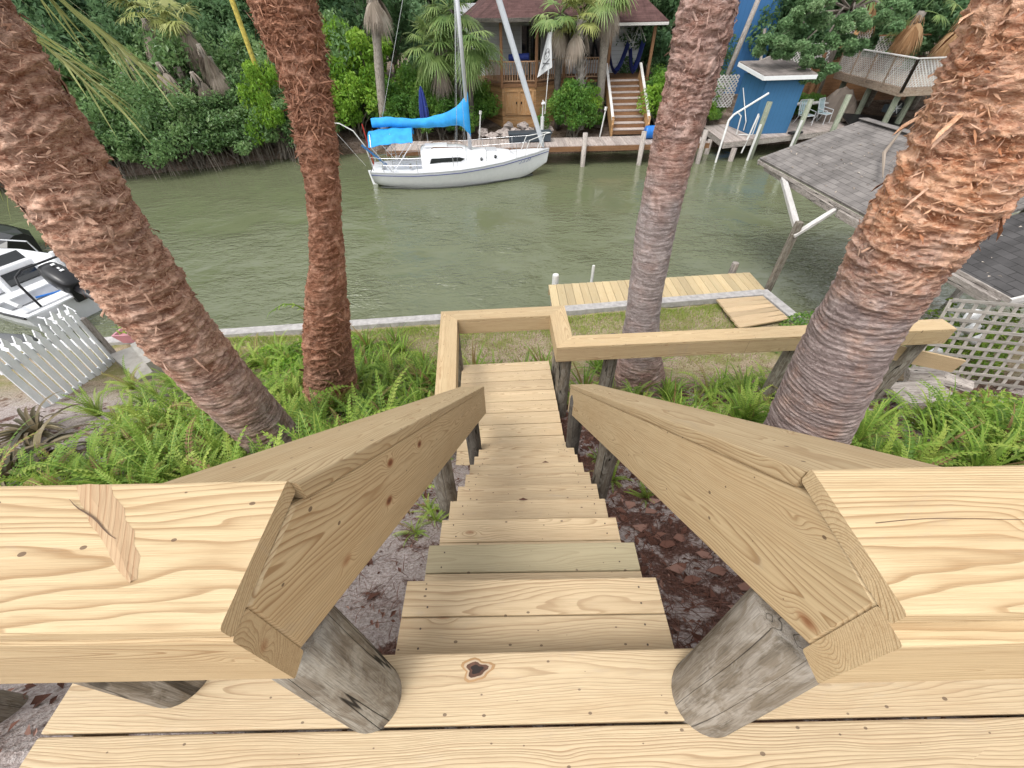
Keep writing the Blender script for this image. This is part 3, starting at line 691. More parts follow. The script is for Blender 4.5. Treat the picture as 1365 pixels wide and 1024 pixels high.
# ------------------------------------------------------------------ palm trunks close to the camera
def palm_trunk(name, label, path, mat, seed, tint_fn, rag_fn, nu=220, dv=.0125, flakes=4000, flake_len=.07, rough=1.0, grp=None):
    path = np.array(path, float); zs = np.arange(path[0, 2], path[-1, 2], dv)
    sx = np.interp(zs, path[:, 2], path[:, 0]); sy = np.interp(zs, path[:, 2], path[:, 1]); sr = np.interp(zs, path[:, 2], path[:, 3])
    k = np.ones(25) / 25; padf = lambda a: np.convolve(np.pad(a, 12, 'edge'), k, 'valid')
    sx, sy, sr = padf(sx), padf(sy), padf(sr)
    u = np.arange(nu) / nu
    UU, ZZ = np.meshgrid(u, zs, indexing='ij')
    n_lo = vnoise(UU * 5, ZZ * 2.5, 5, seed); n_w = vnoise(UU * 4, ZZ * 5, 4, seed + 1)
    def fb(cu, cz, s, o=4):
        a = .5; t_ = 0; tot = 0
        for q in range(o):
            m = int(cu * 2 ** q); t_ = t_ + a * vnoise(UU * m, ZZ * cz * 2 ** q, m, seed + s + q); tot += a; a *= .55
        return t_ / tot
    f_h = fb(8, 22, 10); f_v = fb(20, 6, 20)
    rag = rag_fn(ZZ, UU) if rag_fn else np.zeros_like(ZZ)
    ring = (ZZ / .043 + n_w * 3.0 + .8 * vnoise(UU * 9, ZZ * 9, 9, seed + 3)); ring = ring - np.floor(ring)
    ringh = np.where(ring < .8, ring / .8, (1 - ring) / .2)
    # overlapping old leaf bases: cells with a lifted lower edge
    row = ZZ / .16 ; rowi = np.floor(row + UU * 2); cell = (UU * 9 + .5 * (rowi % 2) + .35 * (n_w - .5))
    ci = cell - np.floor(cell); cr = row + UU * 2 - rowi
    boot = np.sin(pi * ci) ** .5 * (1 - cr) ** 1.5
    t2 = ZZ / .10 + 5.5 * vnoise(UU * 4, ZZ * 3, 4, seed + 5) + 1.5 * vnoise(UU * 12, ZZ * 9, 12, seed + 6); t2 = t2 - np.floor(t2); terr = np.where(t2 < .86, t2 / .86, (1 - t2) / .14)
    fine = fb(40, 60, 40, 3)
    disp = (.028 * (n_lo - .5) + .013 * (f_h - .5) * 2 + .009 * ringh * (1 - rag) + rag * (.040 * terr + .02 * boot + .06 * (f_v - .5) + .06 * (f_h - .5) + .045 * (fine - .5))) * rough
    RR = sr[None, :] + disp
    ang = UU * 2 * pi
    # trunk axis tilt handled by horizontal offsets
    VX = sx[None, :] + RR * np.cos(ang); VY = sy[None, :] + RR * np.sin(ang)
    ti = tint_fn(ZZ, UU) if tint_fn else np.zeros_like(ZZ)
    m_ = MB(); nz = len(zs); idx = np.arange(nu * nz).reshape(nu, nz); nxt = np.roll(idx, -1, 0)
    F = np.stack([idx[:, :-1], nxt[:, :-1], nxt[:, 1:], idx[:, 1:]], -1).reshape(-1, 4)
    bc = np.stack([sr.mean() * np.cos(ang), ZZ, sr.mean() * np.sin(ang)], -1).reshape(-1, 3)
    m_.add(np.stack([VX, VY, ZZ], -1).reshape(-1, 3), F, bc, (.35 * f_v + .65 * f_h).ravel(), ti.ravel())
    # fibre flakes
    r = np.random.default_rng(seed + 99)
    zf = r.random(flakes * 3) * (zs[-1] - zs[0]) + zs[0]; uf = r.random(flakes * 3)
    rg = rag_fn(zf, uf) if rag_fn else np.zeros_like(zf)
    keep = r.random(len(zf)) < (.18 + .82 * rg); zf, uf, rg = zf[keep][:flakes], uf[keep][:flakes], rg[keep][:flakes]
    iz = np.clip(((zf - zs[0]) / dv).astype(int), 0, nz - 1); iu = (uf * nu).astype(int) % nu
    rr = RR[iu, iz] - .004; a = uf * 2 * pi
    Nn = np.stack([np.cos(a), np.sin(a), 0 * a], 1); Tt = np.stack([-np.sin(a), np.cos(a), 0 * a], 1); Zz = np.array([0, 0, 1.])
    Pp = np.stack([sx[iz] + rr * np.cos(a), sy[iz] + rr * np.sin(a), zf], 1)
    n = len(zf)
    phi = r.normal(size=n) * .9 * (.35 + rg) + np.where(r.random(n) < .5, 0, pi)   # mostly round the trunk when smooth
    vert = np.where(rg > .3, r.normal(size=n) * .8 - .3, r.normal(size=n) * .25)
    D = Tt * (np.cos(phi))[:, None] + Zz * vert[:, None]; D /= np.linalg.norm(D, axis=1, keepdims=True)
    W = np.cross(Nn, D); L = (flake_len * (.35 + r.exponential(.6, n)).clip(.2, 2.6) * (.4 + .8 * rg))[:, None]; wd = (.0014 + .0048 * r.random(n) ** 2 * (.5 + rg))[:, None]
    lift = ((.003 + .015 * r.random(n) ** 2) * (.3 + rg))[:, None] * np.minimum(1.6, L / .05)
    V = np.stack([Pp - W * wd * .7, Pp + D * L * .5 + W * wd + Nn * lift * .45, Pp + D * L + Nn * lift, Pp + D * L * .5 - W * wd + Nn * lift * .45], 1).reshape(-1, 3)
    tf = (tint_fn(zf, uf) if tint_fn else 0 * zf) + .15 * r.normal(size=n)
    m_.add(V, np.arange(4 * n).reshape(n, 4), np.repeat(np.stack([sr.mean() * np.cos(a), zf, sr.mean() * np.sin(a)], 1) + r.random((n, 3)) * .5, 4, 0), np.repeat(r.random(n) ** .7, 4), np.repeat(tf, 4))
    # a few long torn slabs
    nb = flakes // 170
    sel = r.integers(0, n, nb); sel = sel[rg[sel] > .35] if (rg > .35).any() else sel[:0]
    nb = len(sel)
    if nb:
        P0 = Pp[sel]; D2 = -Zz * .8 + Tt[sel] * r.normal(size=(nb, 1)) * .6 + Nn[sel] * (.15 + .35 * r.random((nb, 1))); D2 /= np.linalg.norm(D2, axis=1, keepdims=True)
        D2 *= np.where(r.random((nb, 1)) < .35, -1, 1) * np.array([1, 1, 1]); D2 += Nn[sel] * .3
        Wb = np.cross(Nn[sel], D2); l2 = .05 + .13 * r.random((nb, 1)) ** 2; w2 = .006 + .016 * r.random((nb, 1)) ** 2
        V = np.stack([P0 - Wb * w2, P0 + Wb * w2, P0 + D2 * l2 * .6 + Wb * w2 * .8 + Nn[sel] * .01, P0 + D2 * l2 + Wb * w2 * .1, P0 + D2 * l2 * .6 - Wb * w2 * .7 + Nn[sel] * .02], 1).reshape(-1, 3)
        m_.add(V, np.arange(5 * nb).reshape(nb, 5), None, np.repeat(.3 + .7 * r.random(nb), 5), np.repeat(tf[sel] + .1, 5))
    th = thing(name, label, 'palm tree', (path[0, 0], path[0, 1], path[0, 2]), grp)
    obj('trunk', m_, mat, th, smooth=True)
    return th
b_A = bark('bark_red_brown', (.20, .145, .125), (.46, .37, .34), (.26, .115, .07), (.60, .38, .27))
b_B = bark('bark_rust', (.15, .085, .06), (.28, .17, .13), (.21, .08, .042), (.48, .25, .16))
b_C = bark('bark_grey_rust', (.27, .22, .21), (.50, .43, .415), (.22, .105, .075), (.50, .32, .26))
b_D = bark('bark_mauve_orange', (.27, .205, .19), (.48, .39, .365), (.45, .18, .085), (.72, .43, .27))
palmA = palm_trunk('palm_tree', 'thick red-brown palm trunk rising at the left edge, matted bark', [(-2.84, 3.15, 1.6, .31), (-2.86, 3.15, 2.2, .285), (-2.95, 3.15, 2.75, .283), (-3.08, 3.15, 3.45, .28), (-3.15, 3.15, 4.1, .278), (-3.17, 3.15, 5.0, .278), (-3.15, 3.15, 6.0, .275), (-3.12, 3.15, 8.2, .26)], b_A, 11,
    lambda z, u: sstep(2.2, 4.6, z) * .9 + .1, lambda z, u: sstep(3.0, 4.6, z) * .55 + .12, flakes=16000, flake_len=.05)
palmB = palm_trunk('palm_tree', 'slim shaggy rust-red palm trunk left of the sailboat', [(-3.0, 4.75, 1.1, .42), (-2.93, 4.75, 1.7, .38), (-2.71, 4.75, 2.55, .30), (-2.47, 4.75, 3.3, .262), (-2.37, 4.75, 3.62, .25), (-2.31, 4.75, 3.75, .2), (-2.21, 4.75, 4.07, .186), (-2.03, 4.75, 4.75, .172), (-1.92, 4.75, 5.3, .165), (-1.86, 4.75, 5.75, .195), (-1.88, 4.75, 6.15, .24), (-1.9, 4.75, 8.2, .24)], b_B, 22,
    lambda z, u: .95 + 0 * z - .5 * sstep(2.6, 2.2, z) * sstep(1.9, 2.1, z), lambda z, u: np.clip(.35 + .65 * sstep(4.7, 5.4, z) + .75 * sstep(3.5, 3.0, z), 0, 1), flakes=20000, flake_len=.06, rough=.8)
palmC = palm_trunk('palm_tree', 'upright palm trunk right of the stairs, grey below and rusty above', [(2.2, 5.1, 1.0, .47), (2.17, 5.1, 1.55, .42), (2.08, 5.1, 2.1, .31), (1.99, 5.1, 2.62, .25), (1.93, 5.1, 3.26, .232), (1.88, 5.1, 4.1, .24), (1.87, 5.1, 4.75, .236), (1.88, 5.1, 5.25, .24), (1.89, 5.1, 5.76, .24), (1.88, 5.1, 8.2, .25)], b_C, 33,
    lambda z, u: sstep(4.0, 5.0, z) * .85 + .6 * sstep(2.3, 1.9, z), lambda z, u: sstep(4.6, 5.6, z) * .65 + .4 * sstep(2.3, 1.7, z), flakes=9000, flake_len=.05, rough=.8)
palmD = palm_trunk('palm_tree', 'big nearest palm trunk at right, mauve ringed below and ragged orange above', [(2.76, 2.35, 2.3, .39), (2.74, 2.35, 2.95, .345), (2.65, 2.35, 3.37, .315), (2.54, 2.35, 4.0, .285), (2.46, 2.35, 4.58, .255), (2.44, 2.35, 5.02, .255), (2.45, 2.35, 5.35, .262), (2.43, 2.35, 5.7, .27), (2.39, 2.35, 6.0, .27), (2.35, 2.35, 8.2, .27)], b_D, 44,
    lambda z, u: sstep(4.45, 5.4, z) * .85, lambda z, u: sstep(4.5, 5.4, z) * .7 + .03, nu=360, dv=.007, flakes=18000, flake_len=.036, rough=.9)

# ------------------------------------------------------------------ ferns and ground plants
def fern_mesh(seed, nf=22, L=.6, up=.7, droop=1.0, wid=.055):
    r = np.random.default_rng(seed); mb = MB()
    for k in range(nf):
        a = r.random() * 2 * pi; l = L * (.55 + .6 * r.random()); e0 = up * (.6 + .8 * r.random())
        ns = 20; s = np.linspace(0, 1, ns); el_ = e0 - droop * (.7 + .6 * r.random()) * s ** 1.6
        ds = l / ns; rr = np.cumsum(np.cos(el_)) * ds; zz = np.cumsum(np.sin(el_)) * ds
        sw = (r.random() - .5) * .5 * s ** 2 * l
        P = np.stack([rr * cos(a) - sw * sin(a), rr * sin(a) + sw * cos(a), zz], 1)
        T_ = np.gradient(P, axis=0); T_ /= np.linalg.norm(T_, axis=1, keepdims=True)
        W_ = np.cross(T_, (0, 0, 1.)); W_ /= np.linalg.norm(W_, axis=1, keepdims=True); N_ = np.cross(W_, T_)
        roll = (r.random() - .5) * 1.2; W2 = W_ * cos(roll) + N_ * sin(roll); N2 = np.cross(W2, T_)
        pw = wid * np.sin(pi * (s * .86 + .12)) ** .55 * (.85 + .3 * r.random(ns)); pl_ = l / ns * .5
        rv = r.random(); dry_ = 1.0 if r.random() < .13 else 0.0
        for sg in (-1, 1):
            tip = P + W2 * (sg * pw)[:, None] + T_ * (pl_ * .9) - N2 * (pw * .15)[:, None]
            mid = P + W2 * (sg * pw * .5)[:, None]
            V = np.stack([P, mid - T_ * pl_ * .85, tip, mid + T_ * pl_ * 1.0], 1)[1:].reshape(-1, 3)
            mb.add(V, np.arange(len(V)).reshape(-1, 4), None, np.clip(rv + .1 * sg, 0, 1), dry_)
        st_ = np.concatenate([P - W2 * .003, P + W2 * .003]); f = [(i, i + 1, ns + i + 1, ns + i) for i in range(ns - 1)]
        mb.add(st_, f, None, .9)
    return mb.mesh('fern', m_fern)
ferns = [fern_mesh(100 + i, nf=14 + 3 * (i % 4), L=.56 + .08 * (i % 3), up=1.35 if i % 2 else 1.1, droop=.85 + .3 * (i % 3), wid=.038) for i in range(6)]
def put(mesh, name, x, y, z, rot, sc, label, cat, grp):
    o = bpy.data.objects.new(name, mesh); S.collection.objects.link(o); o.location = (x, y, z); o.rotation_euler = (random.uniform(-.12, .12), random.uniform(-.12, .12), rot)
    o.scale = (sc, sc, sc * random.uniform(.85, 1.15)); return tag(o, label, cat, grp)
def bed(region, n, label, grp, smin=.7, smax=1.2, avoid=()):
    c = 0; r = random.Random(hash(grp) % 1000 if False else len(grp) * 7 + n)
    tries = 0; placed = []
    while c < n and tries < n * 60:
        tries += 1
        x = r.uniform(region[0], region[1]); y = r.uniform(region[2], region[3])
        if any((x - p[0]) ** 2 + (y - p[1]) ** 2 < p[2] ** 2 for p in avoid): continue
        if any((x - q[0]) ** 2 + (y - q[1]) ** 2 < .05 for q in placed) and r.random() < .8: continue
        placed.append((x, y)); c += 1
        put(ferns[r.randrange(6)], 'fern', x, y, float(gz(x, y)) - .03, r.uniform(0, 6.3), r.uniform(smin, smax), label, 'fern', grp)
avA = [(-2.86, 3.15, .33), (-2.95, 4.75, .42), (2.2, 5.1, .45), (2.74, 2.35, .38), (6.2, 4.1, .75), (5.5, 3.9, .5)]
bed((-5.6, -1.15, 2.2, 4.0), 70, 'sword fern in the dense green bed left of the stairs', 'ferns in the bed left of the stairs', .85, 1.5, avA)
bed((-3.9, -1.0, 4.2, 5.5), 34, 'sword fern growing around the foot of the slim red palm', 'ferns around the slim red palm', .7, 1.15, avA)
bed((-7.0, -3.6, 3.6, 5.4), 28, 'sword fern between the white pickets and the left palm', 'ferns by the white picket panel', .7, 1.1, avA)
bed((-5.6, -3.3, 4.7, 6.5), 22, 'sword fern in the open strip between the two left palms and the seawall', 'ferns between the left palms and the seawall', .6, 1.0, avA)
bed((1.3, 5.0, 3.3, 4.0), 16, 'sword fern in front of the long level railing', 'ferns in front of the level railing', .7, 1.05, avA)
bed((1.0, 5.4, 4.35, 4.95), 15, 'sword fern behind the long level railing', 'ferns behind the level railing', .65, 1.0, avA)
bed((3.0, 6.4, 1.4, 3.6), 38, 'sword fern in the bed right of the big palm', 'ferns right of the big palm', .7, 1.2, avA)
bed((-.9, .8, 5.0, 5.3), 4, 'upright sword fern beyond the far rail of the landing', 'ferns beyond the landing', .65, .95)
bed((-1.1, -.65, 1.2, 3.0), 4, 'small fern sprout in the mulch under the left stair railing', 'fern sprouts under the left stair rail', .3, .45)
bed((1.0, 1.4, 2.0, 3.2), 4, 'small fern sprout in the mulch under the right stair railing', 'fern sprouts under the right stair rail', .3, .45)
bed((1.85, 2.6, 5.45, 5.75), 5, 'fern tuft behind the foot of the upright palm', 'ferns behind the upright palm', .7, .95)

def blade_mesh(seed, n=34, L=.5):
    r = np.random.default_rng(seed); mb = MB()
    for k in range(n):
        a = r.random() * 2 * pi; e0 = .8 + r.random() * .7; l = L * (.45 + .8 * r.random()); ns = 6; s = np.linspace(0, 1, ns)
        el_ = e0 - (.5 + .7 * r.random()) * s ** 1.5; rr = np.cumsum(np.cos(el_)) * l / ns + .03 * r.random(); zz = np.cumsum(np.sin(el_)) * l / ns
        P = np.stack([rr * cos(a), rr * sin(a), zz], 1); W_ = np.array([-sin(a), cos(a), 0]); wv_ = .012 * (1 - s ** 2) + .0015
        V = np.concatenate([P - W_ * wv_[:, None], P + W_ * wv_[:, None]]); mb.add(V, [(i, i + 1, ns + i + 1, ns + i) for i in range(ns - 1)], None, r.random(), 1.0 if r.random() < .12 else 0.)
    return mb.mesh('blade_tuft', m_fern)
blades = [blade_mesh(700 + i) for i in range(3)]
rb_ = random.Random(3)
for reg, n, lab, grp in (((-1.9, -.95, 3.6, 5.2), 16, 'upright blade-leaved tuft between the slim red palm and the landing', 'blade-leaved tufts left of the landing'), ((-.75, .75, 4.95, 5.5), 14, 'upright blade-leaved tuft just beyond the landing rail', 'blade-leaved tufts beyond the landing'), ((1.2, 4.6, 3.2, 4.9), 26, 'upright blade-leaved tuft along the long level railing', 'blade-leaved tufts along the level railing'), ((-3.4, -1.2, 5.2, 7.2), 16, 'small blade-leaved tuft in the grass near the seawall left of the landing', 'blade-leaved tufts in the grass by the seawall'), ((1.6, 2.7, 5.4, 5.8), 9, 'blade-leaved tuft at the foot of the upright palm', 'blade-leaved tufts at the upright palm'), ((-5.0, -1.3, 2.4, 4.4), 24, 'upright blade-leaved tuft among the ferns left of the stairs', 'blade-leaved tufts among the left ferns'), ((3.0, 6.0, 1.6, 3.4), 16, 'upright blade-leaved tuft among the plants right of the big palm', 'blade-leaved tufts right of the big palm')):
    for k in range(n):
        x, y = rb_.uniform(reg[0], reg[1]), rb_.uniform(reg[2], reg[3])
        if any((x - p[0]) ** 2 + (y - p[1]) ** 2 < p[2] ** 2 for p in avA): continue
        put(blades[k % 3], 'blade_tuft', x, y, float(gz(x, y)) - .02, rb_.uniform(0, 6), rb_.uniform(.7, 1.3), lab, 'plant', grp)
# parsley-like green shrubby plants at lower right, low vines
def leafy(seed, n=500, R=.35, H=.3, size=.045, upb=1.4):
    r = np.random.default_rng(seed); mb = MB()
    a = r.random(n) * 2 * pi; q = np.sqrt(r.random(n)) * R; P = np.stack([q * np.cos(a), q * np.sin(a), H * (1 - (q / R) ** 2) * (.4 + .6 * r.random(n))], 1)
    leaf_quads(mb, P, size, r, upb, .55); 
    for k in range(26):
        j = r.integers(0, n); tube(mb, [(0, 0, 0), P[j] * np.array([.5, .5, .7]), P[j]], [.004, .003, .002], 4, rnd=.2)
    return mb
for i, (x, y, s_) in enumerate(((5.0, 2.6, 1.3), (5.6, 3.0, 1.3), (4.6, 2.15, 1.1), (5.3, 2.2, 1.2), (3.3, 2.0, .8))):
    o = obj('leafy_plant', leafy(40 + i, 900, .45, .42, .05), m_fern); o.location = (x, y, float(gz(x, y))); o.scale = (s_, s_, s_)
    tag(o, 'low bright green feathery plant spilling over the bed at lower right', 'plant', 'feathery plants at lower right')
for i, (x, y, s_) in enumerate(((-3.7, 5.7, 1.2), (-2.9, 5.6, 1.1), (-4.3, 5.9, 1.0), (-2.3, 5.6, .8), (-5.4, 5.6, .9), (-4.2, 6.6, 1.0), (-3.4, 6.7, .9), (-2.6, 6.5, .8), (-4.9, 6.4, .9), (-2.0, 6.2, .6))):
    o = obj('ground_vine', leafy(60 + i, 700, .55, .3, .07), m_fol_bright if i % 2 == 0 else m_fern); o.location = (x, y, float(gz(x, y))); o.scale = (s_, s_, s_)
    tag(o, 'yellow-green leafy ground vine between the two left palms and the seawall', 'plant', 'ground vines near the seawall')
for i, (x, y, s_) in enumerate(((6.65, 7.0, 1.3), (7.1, 6.9, 1.2), (6.3, 6.6, 1.2), (6.9, 6.3, 1.1), (5.6, 6.5, .8), (7.7, 6.6, 1.2))):
    o = obj('creeping_shrub', leafy(80 + i, 1100, .6, .35, .05), m_fol_shrub); o.location = (x, y, float(gz(x, y)) - .02); o.scale = (s_, s_, s_)
    tag(o, 'low creeping green shrub between the plank platform and the boathouse post', 'shrub', 'creeping shrubs by the boathouse')
# strap-leaved bromeliads at the far left
def brom(seed, n=40, L=.6):
    r = np.random.default_rng(seed); mb = MB()
    for k in range(n):
        a = r.random() * 2 * pi; e0 = .3 + r.random() * 1.0; l = L * (.6 + .6 * r.random()); ns = 7; s = np.linspace(0, 1, ns)
        el_ = e0 - 1.5 * s ** 1.5; rr = np.cumsum(np.cos(el_)) * l / ns; zz = np.cumsum(np.sin(el_)) * l / ns
        P = np.stack([rr * cos(a), rr * sin(a), zz], 1); W_ = np.array([-sin(a), cos(a), 0]); wv_ = .028 * (1 - s ** 2.2) + .002
        mid = P + np.array([0, 0, -1]) * (wv_ * .4)[:, None]
        V = np.concatenate([P - W_ * wv_[:, None], mid, P + W_ * wv_[:, None]])
        f = [(i, i + 1, ns + i + 1, ns + i) for i in range(ns - 1)] + [(ns + i, ns + i + 1, 2 * ns + i + 1, 2 * ns + i) for i in range(ns - 1)]
        mb.add(V, f, None, r.random())
    return mb
for i, (x, y, s_) in enumerate(((-6.3, 3.35, 1.2), (-6.9, 3.9, 1.1), (-5.9, 2.8, 1.2), (-6.9, 3.0, 1.3), (-5.5, 3.5, .8))):
    o = obj('bromeliad', brom(300 + i), m_bromel); o.location = (x, y, float(gz(x, y)) + .02); o.scale = (s_,) * 3
    tag(o, 'dark brownish strap-leaved bromeliad at the left edge below the pickets', 'bromeliad', 'dark bromeliads at the left edge')

# grass by the seawall and leaf litter on the slope
r = np.random.default_rng(5); mb = MB()
n = 24000; x = r.uniform(-6.5, 5.1, n); yb = seawall_y(x) - .15; tt = r.random(n); y = yb - np.where(tt < .55, r.exponential(.28, n), r.random(n) * 2.3)
k = (fbm2(x * .8, y * .8, 77) + r.normal(size=n) * .05 > .46) | (tt < .45); x, y = x[k], y[k]; n = len(x)
z = gz(x, y); a = r.random(n) * 2 * pi; h = .04 + .07 * r.random(n); ln = r.normal(size=(n, 2)) * .03
B0 = np.stack([x, y, z - .01], 1); dv_ = np.stack([np.cos(a), np.sin(a), 0 * a], 1) * .006
V = np.stack([B0 - dv_, B0 + dv_, B0 + np.stack([ln[:, 0], ln[:, 1], h], 1)], 1).reshape(-1, 3)
mb.add(V, np.arange(3 * n).reshape(n, 3), None, np.repeat(r.random(n), 3))
tag(obj('grass', mb, m_grass), 'patchy yellow-green grass along the seawall', 'grass', kind='stuff')
r = np.random.default_rng(6); mb = MB()
n = 16000; x = r.uniform(-6.5, 7, n); y = r.uniform(.1, 5.0, n); k = fbm2(x * 1.3, y * 1.3, 55) + r.normal(size=n) * .06 > .43
k &= ~((x < -.3) & (x > -1.8) & (y < 1.9) & (r.random(n) < .8)); x, y = x[k], y[k]
P = np.stack([x, y, gz(x, y) + .012 + .015 * r.random(len(x))], 1)
leaf_quads(mb, P, np.where(r.random(len(x)) < .12, .1, .045), r, 2.2, .45)
n = 9000; x = r.uniform(-4, 5, n); y = r.uniform(5.0, 8.0, n); kk = y < seawall_y(x) - .2; x, y = x[kk], y[kk]
leaf_quads(mb, np.stack([x, y, gz(x, y) + .008], 1), .022, r, 2.5, .7, rndv=.5 + .5 * r.random(len(x)))
# long pine needles
n = 5000; x = np.where(r.random(n) < .2, r.uniform(-1.6, 0, n), r.uniform(0, 2.2, n)); y = r.uniform(.2, 4.0, n)
leaf_quads(mb, np.stack([x, y, gz(x, y) + .02], 1), .16, r, 3, .03, rndv=r.random(n) * .5)
tag(obj('leaf_litter', mb, m_litter), 'red-brown dead leaves and needles over the slope', 'leaf litter', kind='stuff')
for i in range(16):
    x, y = [(-.45, .62), (-.55, 4.1), (.31, .27), (.33, 2.28), (.0, 1.6)][i] if i < 2 else (random.uniform(1.0, 1.6), random.uniform(.9, 2.4))
    if i in (0, 1): continue
    mb = MB(); c = np.array([x, y, float(gz(x, y)) + .03]); a = random.random() * 6
    pts = [c + np.array([cos(a + q * 1.26) * random.uniform(.03, .09), sin(a + q * 1.26) * random.uniform(.02, .05), random.uniform(0, .03)]) for q in range(5)]
    V = np.array(pts + [p - np.array([0, 0, .012]) for p in pts])
    mb.add(V, [(0, 1, 2, 3, 4), (9, 8, 7, 6, 5)] + [(q, (q + 1) % 5, 5 + (q + 1) % 5, 5 + q) for q in range(5)], None, .6 + .4 * random.random())
    tag(obj('bark_chip', mb, m_litter), 'flat pinkish bark chip on the mulch under the right stair railing', 'bark chip', 'bark chips under the right stair rail')
for x, y, z, lb in ((.30, 2.275, 3.032, 'small dry reddish leaf lying on a middle stair tread'), (.06, 1.47, 3.73, 'small dark dry leaf lying on an upper stair tread')):
    mb = MB(); leaf_quads(mb, [(x, y, z)], .07, np.random.default_rng(3), 30, .3, dirs=np.array([[1, .2, 0.]])); tag(obj('dry_leaf', mb, m_litter), lb, 'leaf')
m_ = MB(); 
for (x, y, s_) in ((6.9, 4.55, .17),):
    tube(m_, [(6.35, 4.75, 1.75), (6.7, 4.62, 1.82), (7.1, 4.45, 1.74)], [.1, .13, .09], 9, jitter=.35)
tag(obj('broken_log', m_, m_greywood), 'broken pale palm log on the ground beside the lattice', 'log')

# ------------------------------------------------------------------ left side: picket panel, concrete block, planter, skiff
th = thing('picket_fence_panel', 'white picket fence panel standing askew beside the concrete block', 'fence', (-8, 5.8, 1))
ga, gb = np.array([-8.06, 6.42]), np.array([-7.74, 4.75]); npk = 11
fd = norm(np.append(gb - ga, 0)); fn = np.array([-fd[1], fd[0], 0]) 
for i in range(npk):
    p = ga + (gb - ga) * i / (npk - 1); g = float(np.interp(i / (npk - 1), [0, 1], [.92, 1.22]))
    m_ = MB(); w2 = .062; top = g + 1.38 + .06 * sin(i * .9)
    prof = [(-w2, g + .02), (w2, g + .02), (w2, top - .2), (w2 * .55, top - .165), (w2 * .95, top - .11), (0, top), (-w2 * .95, top - .11), (-w2 * .55, top - .165), (-w2, top - .2)]
    q = np.array([p[0], p[1], 0]); V = [q + fd * a + np.array([0, 0, b]) for a, b in prof] + [q + fd * a + np.array([0, 0, b]) + fn * .02 for a, b in prof]
    k = len(prof); m_.add(V, [tuple(range(k - 1, -1, -1)), tuple(range(k, 2 * k))] + [(j, (j + 1) % k, k + (j + 1) % k, k + j) for j in range(k)])
    obj('picket', m_, m_picket, th)
for dz in (.14, 1.02):
    m_ = MB(); a = np.array([*ga, .92 + dz]) - fd * .08 - fn * .022; b = np.array([*gb, 1.22 + dz]) + fd * .05 - fn * .022
    board(m_, a, b, .03, .1, upv=(0, 0, 1)); obj('rail', m_, m_picket, th)
m_ = MB(); a = np.array([*ga, 0]) - fd * .07 + fn * .03; board(m_, a + (0, 0, .8), a + (0, 0, 2.0), .09, .09, upv=fn); obj('post', m_, m_greywood, th)
th = thing('concrete_block', 'grey concrete block step behind the left palm near the seawall', 'concrete block', (-7.3, 6.3, .9))
m_ = MB(); poly_prism(m_, [(-7.95, 6.35), (-7.3, 6.95), (-6.35, 6.3), (-6.9, 5.6)], .75, 1.25); obj('lower_step', m_, m_conc, th)
m_ = MB(); poly_prism(m_, [(-7.2, 6.75), (-6.4, 6.2), (-6.75, 5.8), (-7.45, 6.4)], 1.251, 1.45); obj('upper_step', m_, m_conc, th)
th = thing('planter', 'pink oblong planter box with a small green plant on the seawall', 'planter', (-8.1, 7.2, .95))
m_ = MB(); c = np.array([-8.1, 7.25]); 
lo = [(-.3, -.13), (.3, -.13), (.3, .13), (-.3, .13)]; hi = [(-.38, -.18), (.38, -.18), (.38, .18), (-.38, .18)]; ii = [(x * .9, y * .85) for x, y in hi]
V = [(c[0] + x, c[1] + y, .952) for x, y in lo] + [(c[0] + x, c[1] + y, 1.18) for x, y in hi] + [(c[0] + x, c[1] + y, 1.18) for x, y in ii] + [(c[0] + x * .9, c[1] + y * .9, 1.12) for x, y in ii]
m_.add(V, [(3, 2, 1, 0)] + [(k + i, k + (i + 1) % 4, k + 4 + (i + 1) % 4, k + 4 + i) for k in (0, 4, 8) for i in range(4)] + [(12, 13, 14, 15)]); obj('tub', m_, m_pink, th)
r = np.random.default_rng(8); mb = MB(); leaf_quads(mb, c_ if False else np.stack([r.normal(c[0], .14, 160), r.normal(c[1], .07, 160), 1.15 + .22 * r.random(160)], 1), .07, r, 1); obj('foliage', mb, m_fern, th)

# skiff with outboard (boat axis h points to the bow)
h = norm((-.92, .38, 0)); sdv = np.array([-h[1], h[0], 0]); Oc = np.array([-11.72, 9.85, 0])     # transom centre
def bp(a, b, z): return Oc + h * a + sdv * b + np.array([0, 0, z])       # b>0: far side left of bow... 
th = thing('skiff', 'white open motor skiff with bench seats moored behind the picket panel', 'boat', (-11.7, 9.85, 0))
st = [0, .8, 1.8, 3.2, 4.6, 5.4, 5.9]; bm = [1.22, 1.28, 1.3, 1.26, 1.0, .6, .08]; gh = [.62, .62, .63, .66, .74, .82, .88]
m_ = MB(); V = []; 
for s_, b_, g_ in zip(st, bm, gh):
    prof = [(b_, g_), (b_ * .97, g_ - .3), (b_ * .86, -.02), (0, -.15)]
    out = [(b, z) for b, z in prof] + [(-b, z) for b, z in prof[-2::-1]]
    inn = [(-b_ * .90, g_), (-b_ * .86, .22), (0, .2), (b_ * .86, .22), (b_ * .90, g_)]
    V += [bp(s_ + (.12 * (z - .6) if s_ > 5 else 0), b, z) for b, z in out] + [bp(s_ + (.03 if s_ < .1 else 0), b, z) for b, z in inn]
k = 12; F = []
for i in range(len(st) - 1):
    for j in range(k): F.append((i * k + j, i * k + (j + 1) % k, (i + 1) * k + (j + 1) % k, (i + 1) * k + j))
F.append(tuple(range(7)))
m_.add(V, F); obj('hull', m_, m_gel, th)
m_ = MB(); board(m_, bp(-.03, -1.2, .62), bp(-.03, 1.2, .62), .10, .05, ch=.01); board(m_, bp(.03, -1.1, .42), bp(.03, 1.1, .42), .04, .45); obj('transom', m_, m_gel, th)
